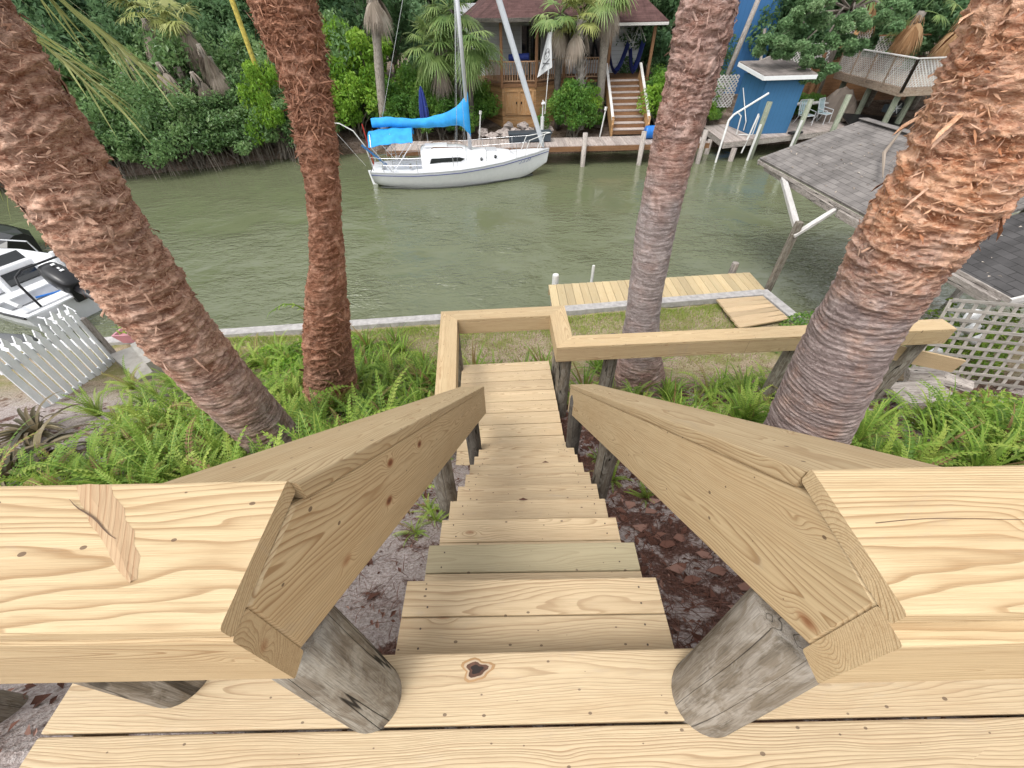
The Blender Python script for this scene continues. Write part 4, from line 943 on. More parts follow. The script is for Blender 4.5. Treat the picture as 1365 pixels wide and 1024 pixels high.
m_ = MB(); tube(m_, [bp(a, -b * 1.01, g - .03) for a, b, g in zip(st, bm, gh)], .035, 8); tube(m_, [bp(a, b * 1.01, g - .03) for a, b, g in zip(st, bm, gh)], .035, 8); obj('rub_rail', m_, m_black, th)
for a in (.75, 2.0, 3.4):
    m_ = MB(); board(m_, bp(a, -1.08, .48), bp(a, 1.08, .48), .42, .06, ch=.015); board(m_, bp(a, -1.02, .34), bp(a, 1.02, .34), .36, .22); obj('bench', m_, m_gel, th)
m_ = MB(); board(m_, bp(2.7, -.45, .62), bp(2.7, .45, .62), .5, .85, ch=.04); obj('console', m_, m_gel, th)
m_ = MB(); board(m_, bp(2.44, -.38, .72), bp(2.44, .38, .72), .03, .36, ch=.01); board(m_, bp(2.72, -.42, 1.13), bp(2.72, .42, 1.13), .03, .3, upv=norm(h + np.array([0, 0, 1.]))); obj('windscreen', m_, m_glass, th)
m_ = MB(); board(m_, bp(1.35, -.9, .24), bp(1.35, -.1, .24), .5, .03); board(m_, bp(1.3, .2, .24), bp(1.3, .95, .24), .55, .03); obj('floor_mat', m_, m_black, th)
m_ = MB(); tube(m_, [bp(.25, -.75, .6), bp(.4, -.74, 1.2), bp(.48, -.66, 1.36), bp(.55, -.45, 1.44), bp(.55, .45, 1.44), bp(.48, .66, 1.36), bp(.4, .74, 1.2), bp(.25, .75, .6)], .028, 10); obj('tow_arch', m_, m_black, th)
m_ = MB()
for s_ in (-1, 1): tube(m_, [bp(3.9, s_ * 1.15, .68), bp(3.9, s_ * 1.1, 1.05), bp(5.0, s_ * .75, 1.1), bp(5.7, s_ * .2, 1.12)], .02, 8)
obj('bow_rail', m_, m_alu, th)
m_ = MB(); tube(m_, [bp(.4, 1.05, .75), bp(1.5, 1.0, .8)], .05, 8); obj('fender', m_, m_white, th)
m_ = MB(); tube(m_, [bp(1.0, -.8, .3), bp(1.5, -.2, .3), bp(1.75, .3, .31)], .03, 8); obj('blue_strap', m_, m_bluetarp, th)
m_ = MB(); tube(m_, [bp(-.1, 1.05, .55), bp(-.6, .95, .5), bp(-.62, .5, .5), bp(-.1, .45, .55)], .022, 8); board(m_, bp(-.35, .5, .42), bp(-.35, 1.0, .42), .5, .04); obj('swim_platform', m_, m_gel, th)
# tilted-up outboard
th = thing('outboard_motor', 'black outboard motor tilted up on the stern of the white skiff', 'outboard motor', (-11.6, 9.8, .8))
ax = norm(-h * .90 + np.array([0, 0, -.42])); un = norm(np.cross(sdv, ax)); un = un if un[2] > 0 else -un
def mp(a, b, c): return Oc + np.array([0, 0, 1.0]) + (ax * a + sdv * b + un * c) * 1.22
m_ = MB(); V = []
cw = [(-.52, .06, .05, .07), (-.48, .17, .13, .16), (-.3, .21, .2, .2), (-.05, .22, .22, .21), (.15, .2, .19, .18), (.26, .14, .12, .13)]
for a, b, c0, c1 in cw:
    for q in range(16):
        tq = 2 * pi * q / 16; cx = abs(cos(tq)) ** .6 * (1 if cos(tq) >= 0 else -1); cz = abs(sin(tq)) ** .6 * (1 if sin(tq) >= 0 else -1)
        V.append(mp(a, b * cx, (c1 if cz > 0 else c0) * cz))
F = [(i * 16 + q, i * 16 + (q + 1) % 16, (i + 1) * 16 + (q + 1) % 16, (i + 1) * 16 + q) for i in range(5) for q in range(16)] + [tuple(range(15, -1, -1)), tuple(range(80, 96))]
m_.add(V, F); obj('cowl', m_, m_black, th, smooth=True)
m_ = MB()
for dx in (-.14, .0, .08): board(m_, mp(-.2 + dx, -.05, .222), mp(-.2 + dx + .05, -.05, .222), .09 if dx else .05, .006)
obj('cowl_marking', m_, m_white, th)
m_ = MB(); tube(m_, [mp(.2, 0, 0), mp(.55, 0, -.02), mp(.95, 0, -.02), mp(1.3, 0, 0)], [.12, .085, .07, .055], 12); board(m_, mp(1.02, -.14, .05), mp(1.02, .14, .05), .34, .02, upv=ax); obj('leg', m_, m_black, th, smooth=True)
m_ = MB(); tube(m_, [mp(1.32, 0, -.16), mp(1.32, 0, -.05), mp(1.32, 0, .12), mp(1.32, 0, .22)], [.02, .055, .05, .02], 12); obj('gearcase', m_, m_black, th, smooth=True)
m_ = MB()
for q in range(3):
    a = q * 2.09; c = mp(1.32, 0, .24); d = ax * cos(a) + sdv * sin(a); e = norm(np.cross(un, d)) + un * .5
    m_.add([c, c + d * .09 + e * .05, c + d * .17, c + d * .1 - e * .05], [(0, 1, 2, 3)]); m_.add([c + un * .01, c + d * .09 + e * .05 + un * .01, c + d * .17 + un * .01, c + d * .1 - e * .05 + un * .01], [(3, 2, 1, 0)])
obj('propeller', m_, m_alu, th)
m_ = MB(); board(m_, bp(-.08, -.16, .62), bp(-.08, .16, .62), .12, .3); tube(m_, [bp(-.1, -.1, .6), mp(.05, -.1, -.1)], .03, 8); tube(m_, [bp(-.1, .1, .6), mp(.05, .1, -.1)], .03, 8); obj('clamp_bracket', m_, m_black, th)
# fat grey fender tube in front of the skiff, green pole, second dinghy at left edge
m_ = MB(); a0 = np.array([-12.0, 8.0, .35]); tube(m_, [a0 + (-3.2, .3, 0), a0 + (-1.6, .2, 0), a0 + (0, 0, 0), a0 + (.32, .0, 0), a0 + (.44, 0, 0)], [.24, .24, .24, .2, .05], 18)
tag(obj('fender_tube', m_, m_rubber, smooth=True), 'fat grey rubber fender tube floating between skiff and seawall', 'fender')
m_ = MB(); tube(m_, [(-14.2, 12.7, -.8), (-14.2, 12.7, 1.3)], .09, 12); tube(m_, [(-13.9, 11.9, -.8), (-13.9, 11.9, .9)], .07, 10, mi=1)
tag(obj('mooring_post', m_, [m_greenp, m_white]), 'dark green mooring post beyond the skiff with white sleeve', 'post')
th = thing('dinghy', 'dark covered dinghy cut by the left edge beyond the skiff', 'boat', (-17.2, 13.4, 0)); m_ = MB(); V = []
for a, b, z in ((0, .5, .7), (.5, .8, .75), (1.6, .9, .8), (2.6, .6, .85), (3.1, .08, .9)):
    V += [(-16.3 - a, 13.3 + a * .3 + q * b, zz) for q, zz in ((-1, z - .1), (-.8, .0), (0, -.1), (.8, 0), (1, z - .1), (.6, z + .1), (0, z + .16), (-.6, z + .1))]
m_.add(V, [(i * 8 + j, i * 8 + (j + 1) % 8, (i + 1) * 8 + (j + 1) % 8, (i + 1) * 8 + j) for i in range(4) for j in range(8)] + [tuple(range(7, -1, -1)), tuple(range(32, 40))]); obj('cover', m_, m_black, th)

# ------------------------------------------------------------------ boathouse at right
th = thing('boathouse', 'open grey-shingled boathouse over the water behind the big palm', 'boathouse', (9, 9, 0))
E0, E1 = np.array([7.12, 12.6, 2.9]), np.array([7.55, 5.2, 2.9]); R0, R1 = np.array([9.6, 12.7, 3.75]), np.array([9.95, 5.2, 3.75]); B0, B1 = np.array([12.1, 12.9, 2.9]), np.array([12.4, 5.2, 2.9]); lp_ = lambda a, b, q: a + (b - a) * q
m_ = MB(); slab(m_, [E0, lp_(E0, E1, .74), lp_(R0, R1, .74), R0], .05); obj('roof', m_, m_shingle, th)
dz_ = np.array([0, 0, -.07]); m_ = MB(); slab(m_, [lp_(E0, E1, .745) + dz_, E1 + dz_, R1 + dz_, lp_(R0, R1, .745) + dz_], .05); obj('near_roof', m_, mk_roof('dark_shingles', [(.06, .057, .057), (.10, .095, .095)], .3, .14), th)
m_ = MB(); slab(m_, [R0, R1, B1, B0], .05); obj('roof', m_, m_shingle, th)
dn = np.array([0, 0, -.14])
for a, b in ((E0, E1), (B0, B1)): m_ = MB(); board(m_, a + dn * .72, b + dn * .72, .03, .085); obj('eave_board', m_, m_greywood, th)
m_ = MB()
for a, b in ((E0, R0), (B0, R0), (E1, R1), (B1, R1)): board(m_, a + dn * .9, b + dn * .9, .04, .14)
obj('barge_board', m_, m_whitewood, th)
m_ = MB(); board(m_, R0 + (0, 0, .035), R1 + (0, 0, .035), .26, .02); obj('ridge_cap', m_, m_shingle, th)
for (x, y, x2) in ((6.62, 9.15, 0), (12.0, 9.4, 0), (12.0, 12.3, 0)):
    m_ = MB(); board(m_, (x, y, -1), (x - .06, y - .1, 2.5) if x < 8 else (x, y, 2.75), .13, .13, upv=(0, 1, 0)); obj('post', m_, m_post if x < 8 else m_greywood, th)
m_ = MB(); board(m_, (7.28, 9.22, 2.70), (7.28, 12.4, 2.70), .09, .14); board(m_, (7.28, 9.0, 2.7), (7.5, 5.3, 2.7), .09, .14); obj('beam', m_, m_greywood, th)
m_ = MB(); board(m_, (6.55, 9.1, 2.40), (7.22, 11.3, 2.72), .13, .09); obj('brace', m_, m_whitewood, th)
m_ = MB(); board(m_, (6.52, 9.0, 2.2), (7.36, 9.2, 2.72), .10, .07); obj('brace', m_, m_whitewood, th)
m_ = MB(); tube(m_, [(8.0, 9.2, 3.36), (8.5, 10.1, 3.60), (9.2, 10.8, 3.9)], [.012, .04, .02], 6); tag(obj('fallen_frond', m_, m_dead), 'pale dry frond stalk lying on the boathouse shingles', 'palm frond')

r = np.random.default_rng(21); mb = MB(); q_ = r.random((170, 2)); PP = E0 + (E1 - E0) * q_[:, :1] + (R0 - E0) * (q_[:, 1:] ** .8) + np.array([0, 0, .012]); leaf_quads(mb, PP, .09, r, 3.5, .35)
tag(obj('roof_litter', mb, m_dead), 'scattered dead leaves on the boathouse shingles', 'leaf litter', kind='stuff')
# lattice panel
def lattice(mb, o, ux, uy, nx_, ny_, W_, H_, sw=.035, diag=False, thk=.01):
    o = np.array(o, float); ux = norm(ux); uy = norm(uy); nn = np.cross(ux, uy)
    if not diag:
        for i in range(nx_ + 1): a = o + ux * W_ * i / nx_; board(mb, a, a + uy * H_, sw, thk, upv=nn, ch=.001)
        for j in range(ny_ + 1): a = o + uy * H_ * j / ny_ + nn * thk * 1.02; board(mb, a, a + ux * W_, sw, thk, upv=nn, ch=.001)
    else:
        st_ = W_ / nx_
        for sg in (1, -1):
            k = -int(H_ / st_) - 1
            while k * st_ < W_ + H_ + st_:
                # line x = k*st + sg*y
                ya, yb = 0., H_
                xa, xb = k * st_ + sg * ya, k * st_ + sg * yb
                if sg > 0:
                    if xa < 0: ya = -k * st_; xa = 0.
                    if xb > W_: yb = W_ - k * st_; xb = W_
                else:
                    if xa > W_: ya = k * st_ - W_; xa = W_
                    if xb < 0: yb = k * st_; xb = 0.
                if yb - ya > .02: board(mb, o + ux * xa + uy * ya + nn * (thk * 1.02 if sg > 0 else 0), o + ux * xb + uy * yb + nn * (thk * 1.02 if sg > 0 else 0), sw, thk, upv=nn, ch=.001)
                k += 1
th = thing('garden_trellis', 'white wooden lattice panel standing under the boathouse eave at the right edge', 'trellis', (7, 4.8, 1.6))
m_ = MB(); lattice(m_, (6.75, 5.0, 1.35), (1, -.22, 0), (-.12, .1, 1), 13, 10, 2.2, 1.55, .05); obj('slats', m_, weathered('cream_lattice', [(.27, .25, .22), (.38, .355, .32), (.47, .44, .4), (.42, .39, .35)], crack=.2), th)
m_ = MB(); board(m_, (6.66, 5.02, 1.3), (8.95, 4.5, 1.3), .05, .09); obj('bottom_rail', m_, m_post_dark, th)
for i, (x, y) in enumerate(((7.4, 5.6), (8.2, 5.4), (7.9, 6.1), (8.8, 5.9))):
    o = obj('climbing_plant', leafy(140 + i, 500, .5, 1.0, .09), m_fern); o.location = (x, y, 1.0); o.scale = (1, 1, 1.3)
    tag(o, 'broad-leaved green plant growing behind the white lattice panel', 'plant', 'plants behind the lattice')
m_ = MB(); r = np.random.default_rng(9)
for q in range(9):
    c = np.array([7.3 + 1.6 * r.random(), 5.35 + .5 * r.random(), 1.2 + r.random() * 1.3]); 
for q, (x, y, z, s_) in enumerate(((7.3, 5.3, 2.45, .13), (7.55, 5.35, 2.2, .11), (7.15, 5.25, 1.75, .12), (7.75, 5.3, 2.0, .1))):
    m_ = MB(); V = []; 
    for i in range(7):
        for j in range(10):
            f = pi * i / 6; g = 2 * pi * j / 10; rr = s_ * (1 + .2 * sin(3 * g + q + i)); V.append((x + rr * sin(f) * cos(g), y + rr * .5 * sin(f) * sin(g), z + rr * cos(f)))
    m_.add(V, [(i * 10 + j, i * 10 + (j + 1) % 10, (i + 1) * 10 + (j + 1) % 10, (i + 1) * 10 + j) for i in range(6) for j in range(10)])
    tag(obj('net_float', m_, m_white, smooth=True), 'pale round float hanging behind the white lattice panel', 'float', 'floats behind the lattice')
    m_ = None

# ------------------------------------------------------------------ sailboat
BO = np.array([-2.25, 21.08, 0]); hd = radians(7.0); bx = np.array([cos(hd), sin(hd), 0]); by = np.array([-sin(hd), cos(hd), 0])
def sp(a, b, z): return BO + bx * a + by * b + np.array([0, 0, z])
th = thing('sailboat', 'white sailing yacht moored across the canal with blue sail cover', 'sailboat', tuple(BO))
xs_ = np.array([-4.0, -3.6, -3, -2, -1, 0, 1, 2, 2.8, 3.4, 3.8, 4.15]); bb = np.array([.75, .9, 1.05, 1.24, 1.33, 1.32, 1.2, .95, .66, .38, .18, .02])
sh = np.interp(xs_, [-4, -2, 0, 2, 4.15], [.72, .70, .75, .88, 1.12]); kl = np.interp(xs_, [-4, -3.4, -1, 1.5, 3.2, 4.15], [.12, -.05, -.35, -.3, -.02, .55])
m_ = MB(); V = []; npf = 9
for a, b, z, k in zip(xs_, bb, sh, kl):
    for q in np.linspace(-1, 1, 2 * npf - 1):
        f = abs(q) ** .55; zz = k + (z - k) * (abs(q) ** 2.2); xx = a + (.18 * (zz - .4) if a > 3 else 0) + (-.12 * (zz - .3) if a < -3.9 else 0)
        V.append(sp(xx, np.sign(q) * b * f if q else 0, zz))
k = 2 * npf - 1; m_.add(V, [(i * k + j, i * k + j + 1, (i + 1) * k + j + 1, (i + 1) * k + j) for i in range(len(xs_) - 1) for j in range(k - 1)] + [tuple(range(k))])
hull = obj('hull', m_, m_gel, th, smooth=True)
m_ = MB()
for s_ in (-1, 1): tube(m_, [sp(a * 1.0 + (.1 if a > 3 else 0), s_ * (b + .005), z - .1) for a, b, z in zip(xs_, bb, sh)], .014, 6)
obj('sheer_stripe', m_, m_navy, hull)
m_ = MB()
for s_ in (-1, 1): tube(m_, [sp(a + (.12 if a > 3 else 0), s_ * (b - .01), z + .02) for a, b, z in zip(xs_, bb, sh)], .03, 6)
obj('toe_rail', m_, m_gelgrey, hull)
m_ = MB()
for s_ in (-1, 1): tube(m_, [sp(a, s_ * b_, .05) for a, b_ in ((-3.7, .62), (-3, .86), (-2, 1.1), (-1, 1.2), (0, 1.17), (1, 1.0), (2, .68), (2.9, .33), (3.5, .08))], .03, 6)
obj('waterline_grime', m_, m_grime, hull)
m_ = MB(); ax_ = np.unique(np.concatenate([np.linspace(-3.98, 4.1, 40), [-3.55, -3.53, -1.72, -1.70]])); V = []; tq = [-1, -.62, -.6, -.3, 0, .3, .6, .62, 1]
for a in ax_:
    b = np.interp(a, xs_, bb); z = np.interp(a, xs_, sh)
    for q in tq:
        zz = z + .015 + .06 * (1 - q * q) * b
        if -3.54 < a < -1.71 and abs(q) < .61: zz = z - .38 if abs(q) < .35 else z - .05
        V.append(sp(a + (.12 if a > 3 else 0), q * b, zz))
k = len(tq); m_.add(V, [(i * k + j, i * k + j + 1, (i + 1) * k + j + 1, (i + 1) * k + j) for i in range(len(ax_) - 1) for j in range(k - 1)]); obj('deck', m_, m_gel, th)
m_ = MB(); V = []; ca = [(-1.7, .78, .70), (-1.6, .8, .74), (0, .8, .66), (.35, .78, .55), (.6, .76, .44), (1.6, .6, .36), (2.35, .36, .22), (2.6, .26, .04)]
for a, b, hh_ in ca:
    z = np.interp(a, xs_, sh)
    V += [sp(a, q * b * s2, z + hh_ * f) for q, s2, f in ((-1, 1.04, 0), (-1, .98, .6), (-1, .9, .93), (-.6, 1, 1.0), (0, 1, 1.06), (.6, 1, 1.0), (1, .9, .93), (1, .98, .6), (1, 1.04, 0))]
k = 9; m_.add(V, [(i * k + j, i * k + j + 1, (i + 1) * k + j + 1, (i + 1) * k + j) for i in range(len(ca) - 1) for j in range(k - 1)] + [tuple(range(k)), tuple(range((len(ca) - 1) * k + k - 1, (len(ca) - 1) * k - 1, -1))])
cab = obj('cabin', m_, m_gel, th)
m_ = MB()
for s_ in (-1, 1):
    P_ = [(-1.35, .25), (-.95, .27), (.05, .25), (.25, .33), (-.0, .42), (-1.25, .45)]
    V = [sp(a, s_ * (.835 - .015 * (a > -9) - .06 * (z - .25)), np.interp(a, xs_, sh) + z) for a, z in P_]; V2 = [v + by * s_ * .012 for v in V]
    m_.add(V + V2, [tuple(range(5, -1, -1)), tuple(range(6, 12))] + [(i, (i + 1) % 6, 6 + (i + 1) % 6, 6 + i) for i in range(6)])
obj('window', m_, m_glass, cab)
for a in (1.0, 1.65):
    for s_ in (-1, 1):
        m_ = MB(); b = np.interp(a, [c[0] for c in ca], [c[1] for c in ca]); z = np.interp(a, xs_, sh) + .2
        tube(m_, [sp(a, s_ * (b - .02), z), sp(a, s_ * (b + .025), z)], .07, 12); obj('porthole', m_, m_glass, cab)
m_ = MB(); board(m_, sp(-1.5, 0, 1.52), sp(-.5, 0, 1.50), .62, .05, ch=.015); obj('companion_hatch', m_, m_gel, cab)
m_ = MB(); board(m_, sp(1.25, 0, 1.27), sp(1.75, 0, 1.23), .5, .05, ch=.015); obj('fore_hatch', m_, m_gelgrey, cab)
m_ = MB()
for s_ in (-1, 1): tube(m_, [sp(-1.2, s_ * .55, 1.50), sp(-1.1, s_ * .55, 1.55), sp(.1, s_ * .53, 1.5), sp(.2, s_ * .52, 1.45)], .015, 6)
obj('grab_rail', m_, m_brown, cab)
m_ = MB(); tube(m_, [sp(.55, 0, 1.3), sp(.5, 0, 5), sp(.42, 0, 11)], .085, 12); mast = obj('mast', m_, m_alu, th, smooth=True)
m_ = MB()
for s_ in (-1, 1): tube(m_, [sp(.45, 0, 6.9), sp(.4, s_ * .9, 6.95)], .025, 6)
obj('spreader', m_, m_alu, mast)
m_ = MB(); tube(m_, [sp(.45, 0, 2.45), sp(-3.5, 0, 2.42)], .06, 10); obj('boom', m_, m_alu, th)
# sail cover: sagging bundle on the boom, rising at the mast
m_ = MB(); V = []; stn = np.linspace(0, 1, 26)
for q in stn:
    a = .62 - 4.25 * q; top = 2.62 + .68 * math.exp(-(q * 9)) + .16 * max(0, 1 - q * 5) + .06 * sin(q * 9); bot = 2.30 - .62 * max(0, 1 - q * 9) ** 1.5 - .10 * sin(pi * min(1, q * 1.25)) ; w_ = .15 + .05 * sin(q * 13) * .4 + .03 * sin(q * 31)
    w_ = w_ * (.75 if q > .95 else 1)
    for t_ in range(12):
        f = 2 * pi * t_ / 12; V.append(sp(a, w_ * sin(f) * (1 if cos(f) < 0 else .75), (top + bot) / 2 + (top - bot) / 2 * cos(f) + .012 * sin(q * 40 + t_)))
m_.add(V, [(i * 12 + j, i * 12 + (j + 1) % 12, (i + 1) * 12 + (j + 1) % 12, (i + 1) * 12 + j) for i in range(25) for j in range(12)] + [tuple(range(11, -1, -1)), tuple(range(300, 312))]); obj('sail_cover', m_, m_canvas, th, smooth=True)
# bimini
m_ = MB(); V = []; nu_, nv_ = 12, 10
for i in range(nu_):
    a = -3.85 + 1.9 * i / (nu_ - 1)
    for j in range(nv_):
        q = -1 + 2 * j / (nv_ - 1); V.append(sp(a, q * .85, 2.16 - .42 * abs(q) ** 2.4 + .05 * sin(pi * i / (nu_ - 1)) - .02 * sin(i * 1.7) + .1 * (i / (nu_ - 1))))
n_ = len(V); V = V + [v - np.array([0, 0, .015]) for v in V]
F = [(i * nv_ + j, (i + 1) * nv_ + j, (i + 1) * nv_ + j + 1, i * nv_ + j + 1) for i in range(nu_ - 1) for j in range(nv_ - 1)]
m_.add(V, F + [tuple(n_ + q for q in f[::-1]) for f in F]); bim = obj('bimini', m_, m_canvas, th, smooth=True)
m_ = MB()
for a, a2 in ((-3.75, -3.0), (-2.05, -3.0), (-2.9, -3.0)):
    tube(m_, [sp(a2, -1.0, .72), sp(a, -.86, 1.75), sp(a, -.5, 2.13), sp(a, .5, 2.13), sp(a, .86, 1.75), sp(a2, 1.0, .72)], .015, 6)
obj('bimini_frame', m_, m_steel, bim)
m_ = MB(); A_, B_ = sp(4.0, 0, 1.2), sp(.43, 0, 10.6); tube(m_, [A_ + (B_ - A_) * q for q in (0, .02, .05, .3, .6, .93)], [.03, .09, .1, .12, .115, .05], 12, jitter=.08); obj('furled_jib', m_, m_sail, th)
m_ = MB()
for s_ in (-1, 1):
    tube(m_, [sp(.3, s_ * 1.22, .78), sp(.42, 0, 10.8)], .008, 4); tube(m_, [sp(-.15, s_ * 1.25, .76), sp(.45, 0, 6.9)], .008, 4)
tube(m_, [sp(-3.95, 0, .8), sp(.42, 0, 10.8)], .008, 4); tube(m_, [sp(-3.5, 0, 2.45), sp(-2.6, 0, .8)], .012, 5)
obj('rigging', m_, m_steel, th)
m_ = MB(); lp = [(-3.4, .95), (-1.9, 1.22), (-.3, 1.28), (1.2, 1.12), (2.6, .72)]
for s_ in (-1, 1):
    for a, b in lp: z = np.interp(a, xs_, sh); tube(m_, [sp(a, s_ * b, z), sp(a, s_ * b, z + .6)], .012, 5)
    for dz in (.32, .6): tube(m_, [sp(a, s_ * b, np.interp(a, xs_, sh) + dz) for a, b in [(-3.9, .7)] + lp + [(3.3, .42)]], .006, 4)
obj('lifelines', m_, m_steel, th)
m_ = MB()
for s_ in (-1, 1):
    tube(m_, [sp(3.0, s_ * .52, .98), sp(3.25, s_ * .45, 1.6), sp(4.1, s_ * .12, 1.78), sp(4.3, 0, 1.78)], .02, 6); tube(m_, [sp(3.75, s_ * .22, 1.1), sp(4.0, s_ * .18, 1.76)], .018, 6)
obj('pulpit', m_, m_pvc, th)
m_ = MB(); tube(m_, [sp(-3.9, -.6, .72), sp(-3.95, -.6, 1.3), sp(-3.95, .6, 1.3), sp(-3.9, .6, .72)], .02, 6); obj('pushpit', m_, m_steel, th)
m_ = MB(); board(m_, sp(-4.02, .05, -.3), sp(-4.15, .05, .62), .22, .05, upv=by, mi=0); obj('rudder', m_, m_gel, th)
m_ = MB(); tube(m_, [sp(-3.3, -.35, .9), sp(-4.2, -.4, 1.75)], .05, 6); obj('tiller', m_, m_bluepaint, th)
m_ = MB(); pts = [sp(-4.0, .1, .75), sp(-4.15, .1, 1.6), sp(-4.5, .1, 2.2), sp(-5.0, .1, 2.5), sp(-5.5, .1, 2.55)]; tube(m_, pts, .025, 6); tube(m_, [pts[-1], sp(-4.3, .05, .8)], .006, 4); tube(m_, [sp(-3.98, .35, .75), sp(-4.1, .35, 2.4)], .03, 6, mi=1); obj('davit', m_, [m_pvc, m_red], th)
m_ = MB()
for (a, b, z) in ((-2.2, -.85, .95), (-2.6, .8, .95)): tube(m_, [sp(a, b, z - .1), sp(a, b, z + .06)], [.08, .06], 10)
obj('winch', m_, m_steel, th)
m_ = MB(); dgx = [(2.72, .05), (2.8, .12), (2.9, .05), (2.98, .12), (3.08, .05), (3.16, .12), (3.26, .12)]
for (a, dz) in dgx:
    b = np.interp(a, xs_, bb); z = np.interp(a, xs_, sh); tube(m_, [sp(a, -b * .985 - .03, z - .24), sp(a + .05, -b * .985 - .035, z - .24 + dz)], .008, 4)
obj('registration_marks', m_, m_navy, hull)

# ------------------------------------------------------------------ far dock and things on it
th = thing('far_dock', 'long low grey-pink plank dock in front of the brown porch', 'dock', (2, 23.8, .9))
m_ = MB(); x = -6.0; k = 0
while x < 10.2:
    y0 = 22.95 + .05 * (x - 1.8) * .35; board(m_, (x, y0, .88), (x, y0 + 1.75, .88), .145, .04, ch=.003); x += .152
dk = obj('decking', m_, m_dockgrey, th); 
m_ = MB(); board(m_, (-6.05, 22.80, .76), (10.25, 23.08, .76), .05, .22); board(m_, (-6, 24.4, .76), (10.2, 24.7, .76), .05, .2); obj('rim_joist', m_, m_brown, th)
for i, x in enumerate((-5.5, -2.5, .7, 3.85, 6.75, 9.8)):
    m_ = MB(); tube(m_, [(x, 22.72 + .0175 * x, -1.5), (x, 22.72 + .0175 * x, 1.5 if x > 3 else .7)], .12, 14); obj('pile', m_, m_greywood, th, smooth=True)
th = thing('dock_box', 'long dark slate dock box on the far dock behind the yacht bow', 'dock box', (1.15, 24, .9))
m_ = MB(); board(m_, (.12, 24.05, 1.08), (2.25, 24.12, 1.08), .62, .34, ch=.05); obj('bin', m_, m_slate, th)
m_ = MB(); board(m_, (.08, 24.05, 1.30), (2.29, 24.12, 1.30), .68, .09, ch=.03); obj('lid', m_, m_slate, th)
m_ = MB(); tube(m_, [(7.15, 24.1, 1.2), (7.2, 24.1, 1.2), (7.75, 24.15, 1.2), (7.8, 24.15, 1.2)], [.26, .29, .29, .26], 20)
tag(obj('barrel', m_, m_bluetarp, smooth=False), 'blue plastic barrel lying on the far dock by the wooden steps', 'barrel')
th = thing('water_pedestal', 'thin white water pedestal with a tap behind the slate dock box', 'pedestal', (1.9, 24.5, .9))
m_ = MB(); tube(m_, [(1.85, 24.55, .8), (1.85, 24.55, 1.9)], .09, 10); tube(m_, [(1.85, 24.55, 1.9), (1.86, 24.55, 2.6)], .035, 8); obj('pipe', m_, m_pvc, th)
m_ = MB(); tube(m_, [(1.8, 24.5, 2.45), (1.95, 24.45, 2.5)], .06, 8); obj('tap', m_, m_white, th)
for i, (x, y, z, s_) in enumerate(((-.2, 25.4, 1.0, .35), (.5, 25.2, 1.0, .4), (1.2, 25.5, 1.05, .32), (-.8, 25.0, .95, .3), (2.3, 25.6, 1.05, .3), (.1, 26.2, 1.2, .3), (.9, 26.2, 1.2, .28), (-1.3, 25.6, 1.0, .33))):
    m_ = MB(); V = []
    for a in range(6):
        for b in range(8):
            f = pi * a / 5; g = 2 * pi * b / 8; rr = s_ * (1 + .3 * sin(2 * g + i * 2 + a) + .2 * (random.random() - .5)); V.append((x + rr * sin(f) * cos(g), y + rr * sin(f) * sin(g), z + .6 * rr * cos(f)))
    m_.add(V, [(a * 8 + b, a * 8 + (b + 1) % 8, (a + 1) * 8 + (b + 1) % 8, (a + 1) * 8 + b) for a in range(5) for b in range(8)])
    tag(obj('rock', m_, m_rock), 'pale boulder on the bank between the dock box and the porch cupboard', 'rock', 'boulders below the porch')
for x, y, h_, lb in ((-1.5, 25.2, 2.0, 'thin pale pole on the bank left of the porch cupboard'), (5.0, 24.95, 2.1, 'thin pale garden stake in front of the wooden steps')):
    m_ = MB(); tube(m_, [(x, y, .8), (x + .15, y, h_)], .035, 6); tube(m_, [(x + .13, y, h_ - .05), (x + .16, y, h_ + .1)], .07, 8); tag(obj('stake', m_, m_pvc), lb, 'stake')

# ------------------------------------------------------------------ porch house
th = thing('house', 'pale-sided house with a brown roofed timber porch across the canal', 'house', (3, 30, 1))
m_ = MB(); box(m_, (-2.5, 31.2, .9), (8.0, 38, 6.2)); obj('wall', m_, m_siding, th)
for x in (1.0, 4.6):
    m_ = MB(); box(m_, (x, 31.14, 3.6), (x + 1.1, 31.2, 5.2)); wn_ = obj('window', m_, m_glass, th); m_ = MB()
    for q in (x - .05, x + 1.15): board(m_, (q, 31.12, 3.55), (q, 31.12, 5.25), .08, .1, upv=(0, 1, 0))
    board(m_, (x - .1, 31.12, 3.5), (x + 1.2, 31.12, 3.5), .1, .1); obj('frame', m_, m_white, wn_)
FLR = 2.95
bay = [(-1.2, 28.9), (-.2, 27.35), (1.65, 27.35), (3.3, 28.6), (3.9, 28.75), (5.6, 28.55)]
m_ = MB(); poly_prism(m_, [(-2, 31.2), (-1.25, 28.85), (-.22, 27.28), (1.67, 27.28), (3.32, 28.52), (8.1, 28.45), (8.1, 31.19)], FLR - .14, FLR); obj('porch_floor', m_, m_brown, th)
for i in range(3):
    a, b = np.array(bay[i]), np.array(bay[i + 1]); d = norm(np.append(b - a, 0)); nn = np.array([d[1], -d[0], 0])
    m_ = MB(); nb = 9
    for k in range(nb):
        z = .8 + (FLR - .95) * (k + .5) / nb; board(m_, np.array([*a, z]), np.array([*b, z]), .03, (FLR - .95) / nb - .008, ch=.003)
    o = obj('skirting', m_, m_tan, th)
m_ = MB(); 
